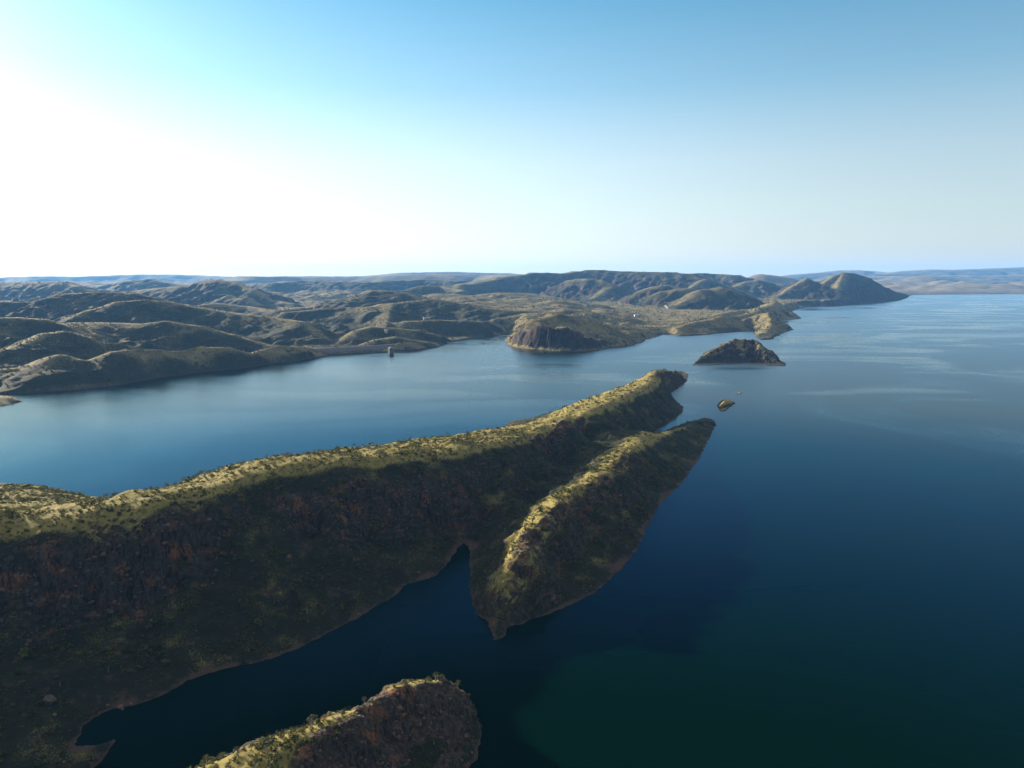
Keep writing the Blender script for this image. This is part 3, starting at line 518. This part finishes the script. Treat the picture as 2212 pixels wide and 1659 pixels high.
PR_WOOD = [proto('woodland_shape', leaf_clump(1.0, 20, .42, 80 + i, .9, 3 + i), M_WOOD) for i in range(3)]
def stone_mesh(seed, rough=.28):
    g = np.random.default_rng(seed); t = (1 + 5 ** .5) / 2
    v = np.array([(-1, t, 0), (1, t, 0), (-1, -t, 0), (1, -t, 0), (0, -1, t), (0, 1, t), (0, -1, -t), (0, 1, -t), (t, 0, -1), (t, 0, 1), (-t, 0, -1), (-t, 0, 1)], float)
    f = [(0, 11, 5), (0, 5, 1), (0, 1, 7), (0, 7, 10), (0, 10, 11), (1, 5, 9), (5, 11, 4), (11, 10, 2), (10, 7, 6), (7, 1, 8), (3, 9, 4), (3, 4, 2), (3, 2, 6), (3, 6, 8), (3, 8, 9), (4, 9, 5), (2, 4, 11), (6, 2, 10), (8, 6, 7), (9, 8, 1)]
    V = [p / np.linalg.norm(p) for p in v]; F = []; mid = {}
    def m(a, b):
        k = (min(a, b), max(a, b))
        if k not in mid: q = V[a] + V[b]; V.append(q / np.linalg.norm(q)); mid[k] = len(V) - 1
        return mid[k]
    for a, b, c in f: x, y, z = m(a, b), m(b, c), m(c, a); F += [(a, x, z), (b, y, x), (c, z, y), (x, y, z)]
    V = np.array(V); 
    for _ in range(7):                                                         # chop planar facets
        n = g.normal(0, 1, 3); n /= np.linalg.norm(n); d = g.uniform(.55, .85); k = V @ n; V = np.where((k > d)[:, None], V - np.outer(k - d, n), V)
    V = V * np.array([1, g.uniform(.6, .9), g.uniform(.5, .8)]) * (1 + g.normal(0, rough * .2, (len(V), 1)))
    return mesh_np('stone', V, F, False)
M_STONE, _t, _b = new_mat('red_brown_stone'); _g = N(_t, 'ShaderNodeNewGeometry'); _oi = N(_t, 'ShaderNodeObjectInfo')
_c = ramp(_t, noise(_t, _g.outputs['Position'], 0.9, 5, .65), [(.3, (.03, .023, .02)), (.55, (.07, .048, .038)), (.75, (.13, .09, .072))])
_t.links.new(mix(_t, mapr(_t, _oi.outputs['Random'], .5, 1.0), _c, (.11, .058, .035)), _b.inputs['Base Color']); _b.inputs['Roughness'].default_value = .95
PR_STONE = [proto('stone_shape', stone_mesh(90 + i), M_STONE) for i in range(3)]

def sample(gr, n, dens, zmin=1.2):
    """n random points on a displaced height grid; dens(...) is the chance to keep each."""
    X, Y, Z, c = gr[:4]; ny, nx = Z.shape; i = rng.integers(0, ny - 1, n); j = rng.integers(0, nx - 1, n); s, t = rng.random(n), rng.random(n)
    def bl(A): return (A[i, j] * (1 - s) + A[i, j + 1] * s) * (1 - t) + (A[i + 1, j] * (1 - s) + A[i + 1, j + 1] * s) * t
    p = np.stack([bl(X), bl(Y), bl(Z)], -1); u, v, f = project(p)
    nz = 1 / np.sqrt(1 + ((Z[i, j + 1] - Z[i, j]) / (X[i, j + 1] - X[i, j] + 1e-6)) ** 2 + ((Z[i + 1, j] - Z[i, j]) / (Y[i + 1, j] - Y[i, j] + 1e-6)) ** 2)
    k = (p[:, 2] > zmin) & (f > 20) & (u > -260) & (u < 2470) & (v < 1950) & (v > 400)
    k &= rng.random(n) < dens(p, i, j, nz); return p[k], i[k], j[k]
def scatter(name, label, pts, scale, protos, sink=.1):
    me = bpy.data.meshes.new(name); q = np.ascontiguousarray(pts - np.array([0, 0, 1]) * (scale * sink)[:, None], np.float32)
    me.vertices.add(len(q)); me.vertices.foreach_set('co', q.ravel())
    for nme, a in (('size', scale), ('turn', rng.uniform(0, 6.28, len(q))), ('pick', rng.integers(0, len(protos), len(q))), ('tall', rng.uniform(.75, 1.3, len(q)))):
        at = me.attributes.new(nme, 'FLOAT', 'POINT'); at.data.foreach_set('value', np.ascontiguousarray(a, np.float32))
    o = link(name, me, None, label, kind='stuff')
    ng = bpy.data.node_groups.new(name + '_spread', 'GeometryNodeTree'); ng.interface.new_socket('Geometry', in_out='INPUT', socket_type='NodeSocketGeometry'); ng.interface.new_socket('Geometry', in_out='OUTPUT', socket_type='NodeSocketGeometry')
    gi = ng.nodes.new('NodeGroupInput'); go = ng.nodes.new('NodeGroupOutput'); jn = ng.nodes.new('GeometryNodeJoinGeometry')
    def attr(nm):
        a = ng.nodes.new('GeometryNodeInputNamedAttribute'); a.data_type = 'FLOAT'; a.inputs['Name'].default_value = nm; return a.outputs['Attribute']
    rot = ng.nodes.new('ShaderNodeCombineXYZ'); ng.links.new(attr('turn'), rot.inputs['Z'])
    mu = ng.nodes.new('ShaderNodeMath'); mu.operation = 'MULTIPLY'; ng.links.new(attr('size'), mu.inputs[0]); ng.links.new(attr('tall'), mu.inputs[1])
    scl = ng.nodes.new('ShaderNodeCombineXYZ'); sz = attr('size'); ng.links.new(sz, scl.inputs[0]); ng.links.new(sz, scl.inputs[1]); ng.links.new(mu.outputs[0], scl.inputs[2])
    for k, pr in enumerate(protos):
        ip = ng.nodes.new('GeometryNodeInstanceOnPoints'); oi = ng.nodes.new('GeometryNodeObjectInfo'); oi.inputs['Object'].default_value = pr; oi.inputs['As Instance'].default_value = True
        cmp = ng.nodes.new('FunctionNodeCompare'); cmp.data_type = 'FLOAT'; cmp.operation = 'EQUAL'; ng.links.new(attr('pick'), cmp.inputs[0]); cmp.inputs[1].default_value = float(k); cmp.inputs['Epsilon'].default_value = .3
        ng.links.new(gi.outputs[0], ip.inputs['Points']); ng.links.new(oi.outputs['Geometry'], ip.inputs['Instance']); ng.links.new(cmp.outputs[0], ip.inputs['Selection'])
        ng.links.new(rot.outputs[0], ip.inputs['Rotation']); ng.links.new(scl.outputs[0], ip.inputs['Scale']); ng.links.new(ip.outputs[0], jn.inputs[0])
    ng.links.new(jn.outputs[0], go.inputs[0]); md = o.modifiers.new('spread', 'NODES'); md.node_group = ng
    return o
def build_scrub():
    T = lambda p: .55 + .9 * fbm(p[:, 0], p[:, 1], 30, 3, ox=33)
    B, S, W, ST = [], [], [], []
    def add(L, p, sc): L.append((p, sc))
    for nm, nb, nt, lab in (('a', 95000, 60000, None), ('b', 22000, 16000, None), ('k', 16000, 9000, None), ('island', 3500, 1500, None)):
        gr = NEAR[nm]; far = nm in ('b', 'island')
        p, i, j = sample(gr, nb, lambda p, i, j, nz: np.clip(T(p), .1, 1) * (1 - .75 * gr[3][i, j]) * (1 - .25 * gr[4][i, j]) * np.clip((p[:, 2] - 1) / 3, 0, 1), 1.4)
        add(B, p, rng.lognormal(-.15, .42, len(p)) * (1.25 if far else .7 + .5 * gr[4][i, j] if nm == 'k' else 1.0))
        p, i, j = sample(gr, nt, lambda p, i, j, nz: (.03 + .97 * gr[4][i, j] ** 2) * (1 - .85 * gr[3][i, j]), 1.4)
        add(S, p, rng.uniform(.45, .95, len(p)) * (1 if not far else 1.3))
        p, i, j = sample(gr, nb // 2, lambda p, i, j, nz: np.maximum(np.exp(-(p[:, 2] - .1) / 1.0) * np.clip(fbm(p[:, 0], p[:, 1], 25, 2) + .55, 0, 1), .30 * gr[3][i, j] + .02), .05)
        add(ST, p, np.minimum(rng.lognormal(-.55, .55, len(p)), 1.5))
    for nm, n in (('a', 60000), ('k', 8000)):                                 # fallen and jointed blocks on the cliff faces
        gr = NEAR[nm]; p, i, j = sample(gr, n, lambda p, i, j, nz: np.clip(gr[3][i, j] * 1.5 - .45, 0, 1) * .7, 3)
        add(ST, p, np.minimum(rng.lognormal(.0, .36, len(p)), 1.7) * (.55 if nm == 'k' else 1))
    for g, n, y1, sc in ((0, 100000, 4000, 1.7), (1, 70000, 5600, 2.8)):
        gr = BANK[g]
        p, i, j = sample(gr, n, lambda p, i, j, nz: (p[:, 1] < y1) * np.clip(.6 + .8 * fbm(p[:, 0], p[:, 1], 160, 3), .08, 1) * (1 - .8 * gr[3][i, j]) * (nz > .6), 4)
        add(W, p, rng.lognormal(math.log(sc), .3, len(p)))
    cat = lambda L: (np.concatenate([a for a, _ in L]), np.concatenate([b for _, b in L]))
    scatter('scrub', 'low olive scrub spread over the near ridges and knoll', *cat(B), PR_BUSH)
    scatter('dry_grass', 'golden spinifex tussocks on the sunlit ridge tops', *cat(S), PR_TUSS)
    scatter('woodland', 'thin open woodland covering the far bank hills', *cat(W), PR_WOOD)
    scatter('rubble', 'broken stones along the waterlines and below the cliffs', *cat(ST), PR_STONE, .25)
def tree_parts(seed):
    g = np.random.default_rng(seed); V, F = [], []
    def limb(a, b, ra, rb, n=5):
        a, b = np.array(a, float), np.array(b, float); d = (b - a) / np.linalg.norm(b - a); s = np.cross(d, [.9, .3, .2]); s /= np.linalg.norm(s); t = np.cross(d, s); k = len(V)
        for q, r in ((a, ra), (b, rb)):
            for m in range(n): V.append(q + (s * math.cos(6.283 * m / n) + t * math.sin(6.283 * m / n)) * r)
        for m in range(n): F.append([k + m, k + (m + 1) % n, k + n + (m + 1) % n, k + n + m])
    fork = np.array([g.normal(0, .12), g.normal(0, .12), 1.5]); limb((0, 0, -.4), fork, .16, .11); tips = []
    for m in range(4):
        a = 6.283 * m / 4 + g.uniform(-.5, .5); tip = fork + np.array([math.cos(a) * g.uniform(.6, 1.1), math.sin(a) * g.uniform(.6, 1.1), g.uniform(.8, 1.8)]); limb(fork, tip, .085, .03); tips.append(tip)
    tips.append(fork + np.array([0, 0, 2.0])); limb(fork, tips[-1], .085, .03)
    LV, LF, tone = [], [], []
    for tip in tips:
        R0 = g.uniform(.6, 1.0)
        for k in range(44):
            d = g.normal(0, 1, 3); d /= np.linalg.norm(d); p = tip + d * R0 * g.uniform(.35, 1) * np.array([1, 1, .65]); n_ = d + g.normal(0, .7, 3); n_ /= np.linalg.norm(n_); a = np.cross(n_, [.2, .3, 1]); a /= np.linalg.norm(a); b = np.cross(n_, a); sz = g.uniform(.10, .24)
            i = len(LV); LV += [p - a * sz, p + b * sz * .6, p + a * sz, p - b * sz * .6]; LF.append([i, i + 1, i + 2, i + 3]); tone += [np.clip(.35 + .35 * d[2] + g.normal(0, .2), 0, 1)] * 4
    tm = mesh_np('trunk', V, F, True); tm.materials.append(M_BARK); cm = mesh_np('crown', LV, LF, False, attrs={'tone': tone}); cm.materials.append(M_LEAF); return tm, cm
def build_trees():
    kinds = [tree_parts(200 + i) for i in range(5)]; cand = []
    bpy.context.view_layer.update(); dg = bpy.context.evaluated_depsgraph_get()
    for nm, n, mx in (('k', 2500, 60), ('a', 9000, 300)):
        gr = NEAR[nm]; p, i, j = sample(gr, n, lambda p, i, j, nz: (.08 + gr[4][i, j]) * (1 - .8 * gr[3][i, j]) * np.clip(.35 + 1.3 * fbm(p[:, 0], p[:, 1], 40, 3, ox=51), .05, 1), 3)
        h = rng.lognormal(0, .28, len(p)) * (.75 if nm == 'k' else .8); got = 0
        for q, hh, ii, jj in zip(p, h, i, j):
            u, v, f = project(q)
            if not (-10 < u < 2220 and v < 1670): continue
            top = Vector(q) + Vector((0, 0, 2.6 * hh)); d = Vector((0, 0, CAM_H)) - top; hit = SC.ray_cast(dg, top + d.normalized() * .3, d.normalized(), distance=d.length)[0]
            if hit: continue
            cand.append((hh / f, tuple(q), hh, nm, int(gr[5][ii, jj]), u)); got += 1
            if got >= mx: break
    cand.sort(reverse=True); cand = cand[:200]; segs = {}
    for q in cand:
        nm, lab, u = q[3:]
        if nm == 'k': k = ('on the crest of the near knoll', 'gum trees on the near knoll')
        elif lab == 1: k = ('on the near half of the spur ridge', 'gum trees on the spur ridge') if u < 1230 else ('on the far half of the spur ridge', 'gum trees on the spur ridge')
        else: k = next((t, 'gum trees on the long ridge') for lim, t in ((120, 'on the grassy slope at the far left edge'), (230, 'on the left saddle of the long ridge'), (330, 'above the red left cliff'), (440, 'at the right end of the red left cliff'), (560, 'on the ridge below the pale beach'), (720, 'on the highest part of the long ridge'), (880, 'above the middle cliff'), (1050, 'right of the middle cliff on the long ridge'), (9999, 'on the far end of the long ridge')) if u < lim)
        segs.setdefault(k, []).append(q)
    ORD = ['leftmost'] + 'second third fourth fifth sixth seventh eighth ninth tenth eleventh twelfth thirteenth fourteenth fifteenth sixteenth seventeenth eighteenth nineteenth twentieth'.split()
    rows = []
    for (txt, grp), L in segs.items():
        L.sort(key=lambda q: q[5]); L = sorted(sorted(L, key=lambda q: -q[0])[:20], key=lambda q: q[5])
        rows += [(q, (ORD[i] + ' small gum tree ' + txt) if i == 0 else (ORD[i] + ' small gum tree from left ' + txt), grp) for i, q in enumerate(L)]
    for (_, q, hh, nm, lab, u), label, grp in rows:
        tm, cm = kinds[rng.integers(5)]
        r = link('gum_tree', None, None, label, 'tree', group=grp); r.location = q; r.rotation_euler = (0, 0, rng.uniform(0, 6.28)); s = hh * rng.uniform(.9, 1.1); r.scale = (s, s, hh)
        for nme, me in (('trunk', tm), ('crown', cm)):
            c = bpy.data.objects.new(nme, me); COL.objects.link(c); c.parent = r
build_trees()

# ------------------------------------------------------------------ boulders one can pick out
def ground(x, y, keys=('k', 'a', 'b')):
    best = 0.0
    for k in keys:
        X, Y, Z = NEAR[k][:3]
        if x < X.min() or x > X.max() or y < Y.min() or y > Y.max(): continue
        d = (X - x) ** 2 + (Y - y) ** 2; m = d.argmin()
        if d.flat[m] < 30: best = max(best, float(Z.flat[m]))
    return best
def place(u, v, zg=10.0, keys=('k', 'a', 'b')):                               # where the line of sight meets the near ground
    lo = 180.0; x, y, dz = ray(u, v)
    for D in np.arange(200, 1400, 1.5):
        t = D / y; z = CAM_H + dz * t
        if z < ground(x * t, D, keys): return (x * t, D, z)
    return P(u, v, 0)
def build_boulders():
    rows = [(105, 1516, 3.6, 'large reddish boulder on the dark lower slope at far left'), (265, 1533, 1.1, 'pale round rock at the water edge beside the muddy cove'), (118, 1545, 1.2, 'small pale boulder just below the large reddish boulder'),
            (128, 1560, 1.0, 'lowest of the small pale boulders below the large reddish boulder'), (501, 1197, 2.2, 'pale boulder on the dark slope between the two cliffs'), (473, 1166, 1.9, 'grey boulder right of the left cliff, highest of three'),
            (467, 1233, 1.8, 'grey boulder lowest of three right of the left cliff'), (623, 1204, 2.6, 'blocky boulder on the dark slope left of the bay'), (905, 1238, 1.8, 'boulder on the low point beside the bay'),
            (1062, 1185, 2.0, 'boulder on the shaded flank of the spur above the bay'), (1195, 1295, 1.9, 'large stone near the shore at the front of the spur'), (1150, 1318, 1.6, 'stone on the front shore of the spur'),
            (870, 1545, 1.5, 'pale block high on the dark face of the knoll'), (935, 1600, 1.3, 'pale block low on the dark face of the knoll'), (985, 1625, 1.1, 'stone at the foot of the knoll by the water')]
    for k, (u, v, r, label) in enumerate(rows):
        p = place(u, v); me = stone_mesh(300 + k, .35); me.materials.append(M_STONE)
        o = link('boulder', me, None, label, 'boulder'); o.location = (p[0], p[1], p[2] + r * .15); o.scale = (r, r, r); o.rotation_euler = (0, 0, k * 1.3)
build_boulders()

# ------------------------------------------------------------------ dam, intake tower, boats, buildings, track
def plain_mat(name, c1, c2, sc, rough=.85):
    m, t, b = new_mat(name); g = N(t, 'ShaderNodeNewGeometry'); t.links.new(ramp(t, noise(t, g.outputs['Position'], sc, 5, .65), [(.35, c1), (.65, c2)]), b.inputs['Base Color']); b.inputs['Roughness'].default_value = rough; return m
M_ROCKFILL = plain_mat('rockfill', (.045, .04, .038), (.10, .085, .075), .35); M_ROAD = plain_mat('pale_gravel_road', (.11, .095, .08), (.15, .135, .115), .5)
M_CONC = plain_mat('concrete', (.13, .135, .13), (.20, .20, .19), .3); M_WHITE = plain_mat('white_painted', (.36, .36, .35), (.48, .48, .46), .4, .5)
M_DARKB = plain_mat('dark_paint', (.02, .025, .03), (.04, .045, .05), .5, .4); M_ROOF = plain_mat('pale_roof_sheet', (.26, .26, .25), (.36, .36, .35), .6, .4); M_WALL = plain_mat('tan_wall', (.22, .18, .14), (.30, .25, .20), .6)
M_GLASS = plain_mat('dark_glass', (.015, .018, .02), (.025, .028, .03), 1, .1)
def prism(sections, caps=True):
    """loft of equal polygons"""
    n = len(sections[0]); V = [p for s_ in sections for p in s_]; F = []
    for a in range(len(sections) - 1):
        for k in range(n): F.append((a * n + k, a * n + (k + 1) % n, (a + 1) * n + (k + 1) % n, (a + 1) * n + k))
    me = bpy.data.meshes.new('loft'); F2 = F + ([tuple(range(n))[::-1], tuple(range((len(sections) - 1) * n, len(sections) * n))] if caps else []); me.from_pydata([tuple(map(float, v)) for v in V], [], F2); me.update(); return me
def box(x0, x1, y0, y1, z0, z1): return prism([[(x0, y0, z0), (x1, y0, z0), (x1, y1, z0), (x0, y1, z0)], [(x0, y0, z1), (x1, y0, z1), (x1, y1, z1), (x0, y1, z1)]])
def child(name, me, mat, par): o = link(name, me, mat, None); o.parent = par; return o
def build_dam():
    A, B = np.array(P(672, 754, 15)), np.array(P(858, 742.5, 15)); d = B - A; L = np.linalg.norm(d); d /= L; nrm = np.array([d[1], -d[0], 0])
    t = link('embankment_dam', None, None, 'long low rockfill dam wall closing the gorge at the lake edge', 'dam'); sec, road, par = [], [], []
    for k in range(25):
        s_ = k / 24; c = A + d * L * s_ + nrm * 10 * math.sin(math.pi * s_); z = 15.0
        jit = lambda: rng.normal(0, .5)
        sec.append([c + nrm * (36 + jit()) + [0, 0, -z - 4], c + nrm * (20 + jit()) + [0, 0, -7.5 + jit() * .4], c + nrm * 5 + [0, 0, -.3], c - nrm * 5 + [0, 0, -.3], c - nrm * 40 + [0, 0, -z - 3]])
        road.append([c + nrm * 4 + [0, 0, -.3], c + nrm * 4 + [0, 0, .1], c - nrm * 4 + [0, 0, .1], c - nrm * 4 + [0, 0, -.3]])
        par.append([c + nrm * 4.8 + [0, 0, -.4], c + nrm * 4.8 + [0, 0, .8], c + nrm * 4.3 + [0, 0, .8], c + nrm * 4.3 + [0, 0, -.4]])
    child('embankment', prism(sec), M_ROCKFILL, t); child('crest_road', prism(road), M_ROAD, t); child('parapet', prism(par), M_CONC, t)
    b = np.array(P(844.5, 764, 0)); t = link('intake_tower', None, None, 'square concrete intake tower standing in the water at the dam end', 'tower'); t.location = b; t.rotation_euler = (0, 0, R(30)); t.scale = (.8, .8, .85); w_ = 6.5
    child('deck', box(-w_ - 1, w_ + 1, -w_ - 1, w_ + 1, 17.2, 18.6), M_CONC, t); child('core', box(-4.3, 4.3, -4.3, 4.3, -3, 17.2), M_DARKB, t)
    for x in (-w_, 0, w_):
        for y in (-w_, 0, w_):
            if x or y: child('column', box(x - .8, x + .8, y - .8, y + .8, -3, 17.2), M_CONC, t)
    child('beam', box(-w_ - .82, w_ + .82, -w_ - .82, -w_ - .2, 8, 9.2), M_CONC, t); child('beam', box(w_ + .2, w_ + .84, -w_ + .9, w_ + .84, 8, 9.2), M_CONC, t)
    child('hoist_house', box(-3, 3, -2.5, 2.5, 18.6, 21.5), M_CONC, t)
def build_boats():
    rows = [(968, 740, 7, 'small white boat moored close under the shaded far shore', M_WHITE, .4), (1045, 743, 7, 'dark boat alone in the middle of the cove', M_DARKB, 1.2), (1078, 731, 8, 'dark boat moored left of the headland, nearer of two', M_DARKB, .7), (1089, 727.5, 10, 'largest dark boat moored right beside the headland', M_DARKB, .9)]
    for u, v, L, label, mat, rz in rows:
        t = link('moored_boat', None, None, label, 'boat', group='boats moored in the cove'); t.location = P(u, v, 0); t.rotation_euler = (0, 0, rz); w_ = L * .17; h = L * .14
        hull = [[(x, -w_ * k, z0), (x, -w_ * k * 1.15, h * zz), (x, w_ * k * 1.15, h * zz), (x, w_ * k, z0)] for x, k, z0, zz in ((-L / 2, .85, -.3, 1), (-L / 6, 1, -.35, 1), (L / 5, .85, -.3, 1.1), (L * .42, .35, -.1, 1.3), (L / 2, .04, .2, 1.45))]
        child('hull', prism(hull), mat, t); c = child('cabin', box(-L * .28, L * .12, -w_ * .75, w_ * .75, h, h + L * .16), mat if mat is M_DARKB else M_WHITE, t)
        child('window', box(-L * .22, L * .06, -w_ * .78, -w_ * .751, h + L * .07, h + L * .12), M_GLASS, c); child('canopy', box(-L * .45, L * .16, -w_ * .95, w_ * .95, h + L * .17, h + L * .19), M_ROOF if mat is M_WHITE else M_DARKB, t)
        for x in (-L * .43, L * .14): child('post', box(x - .05, x + .05, -w_ * .9, -w_ * .82, h, h + L * .17), M_CONC, t)
def bank_at(x, y):
    g = BANK[0] if y < 2995 else BANK[1]; X, Y, Z = g[:3]; d = (X - x) ** 2 + (Y - y) ** 2; return float(Z.flat[d.argmin()])
def bank_place(u, v, D0):
    x, y, dz = ray(u, v)
    for D in np.arange(D0 - 500, D0 + 900, 6.0):
        t = D / y
        if CAM_H + dz * t < bank_at(x * t, D): return (x * t, D, bank_at(x * t, D))
    t = D0 / y; return (x * t, D0, bank_at(x * t, D0))
def build_buildings():
    rows = [(922, 690, 2480, 26, 9, 4, .5, 'long pale-roofed building at the left end of the resort hill'), (999, 695, 2540, 34, 10, 4, .9, 'long white-roofed building at the right of the green resort trees'), (1375, 683, 3300, 22, 12, 6, .2, 'white shed alone on the valley floor behind the headland'),
            (834, 721, 2150, 9, 7, 7, .4, 'small white hut on the rocky hill above the dam')]
    for u, v, D, L, w_, h, rz, label in rows:
        p = bank_place(u, v, D); t = link('low_building', None, None, label, 'building'); t.location = p; t.rotation_euler = (0, 0, rz); a, b = L / 2, w_ / 2
        wl = child('wall', box(-a, a, -b, b, -4, h), M_WHITE if L < 24 else M_WALL, t)
        child('roof', prism([[(-a - .8, -b - .8, h + .02), (-a - .8, 0, h + 2.2), (-a - .8, b + .8, h + .02), (-a - .8, 0, h + 1.6)], [(a + .8, -b - .8, h + .02), (a + .8, 0, h + 2.2), (a + .8, b + .8, h + .02), (a + .8, 0, h + 1.6)]]), M_ROOF, t)
        for x in np.arange(-a + 2, a - 2, 4.5): child('window', box(x, x + 1.8, -b - .06, -b - .005, h * .4, h * .75), M_GLASS, t)
        child('door', box(a - 1.9, a - .7, -b - .06, -b - .005, .02, min(2.2, h * .8)), M_DARKB, t)
    pts = [np.array(bank_place(u, v, D)) for u, v, D in ((1436, 661, 4300), (1440, 664.5, 4150), (1444, 668, 4000), (1448, 671.5, 3850))]; V, F = [], []
    pts = densify(pts, 40); wd = 6.0
    for k, q in enumerate(pts):
        e = pts[min(k + 1, len(pts) - 1)] - pts[max(k - 1, 0)]; nn = np.array([e[1], -e[0], 0]); nn = nn / (np.linalg.norm(nn) + 1e-6) * wd
        for s_ in (-1, 1): r = q + nn * s_; V.append((r[0], r[1], bank_at(r[0], r[1]) + 1.2))
        if k: F.append((2 * k - 2, 2 * k - 1, 2 * k + 1, 2 * k))
    me = bpy.data.meshes.new('track'); me.from_pydata([tuple(map(float, v)) for v in V], [], F); link('dirt_road', me, M_ROAD, 'short pale dirt road on the valley floor before the conical hill', kind='structure')
build_dam(); build_boats(); build_buildings()
build_scrub()

# ------------------------------------------------------------------ haze
def build_haze():
    m = bpy.data.materials.new('haze'); m.use_nodes = True; t = m.node_tree; t.nodes.clear()
    v = N(t, 'ShaderNodeVolumePrincipled'); v.inputs['Color'].default_value = (0.16, 0.46, 1.0, 1)
    v.inputs['Density'].default_value = HAZE; v.inputs['Anisotropy'].default_value = 0.1
    o = N(t, 'ShaderNodeOutputMaterial'); t.links.new(v.outputs[0], o.inputs['Volume'])
    s, b, h = 28000.0, -15.5, 620.0
    V = [(-s, -3000, b), (s, -3000, b), (s, 26000, b), (-s, 26000, b), (-s, -3000, h), (s, -3000, h), (s, 26000, h), (-s, 26000, h)]
    me = mesh_np('haze', V, [[0, 3, 2, 1], [4, 5, 6, 7], [0, 1, 5, 4], [1, 2, 6, 5], [2, 3, 7, 6], [3, 0, 4, 7]], False)
    link('haze', me, m, 'thin blue haze over the lake and hills', kind='stuff')
HAZE = 2.4e-5
build_haze()
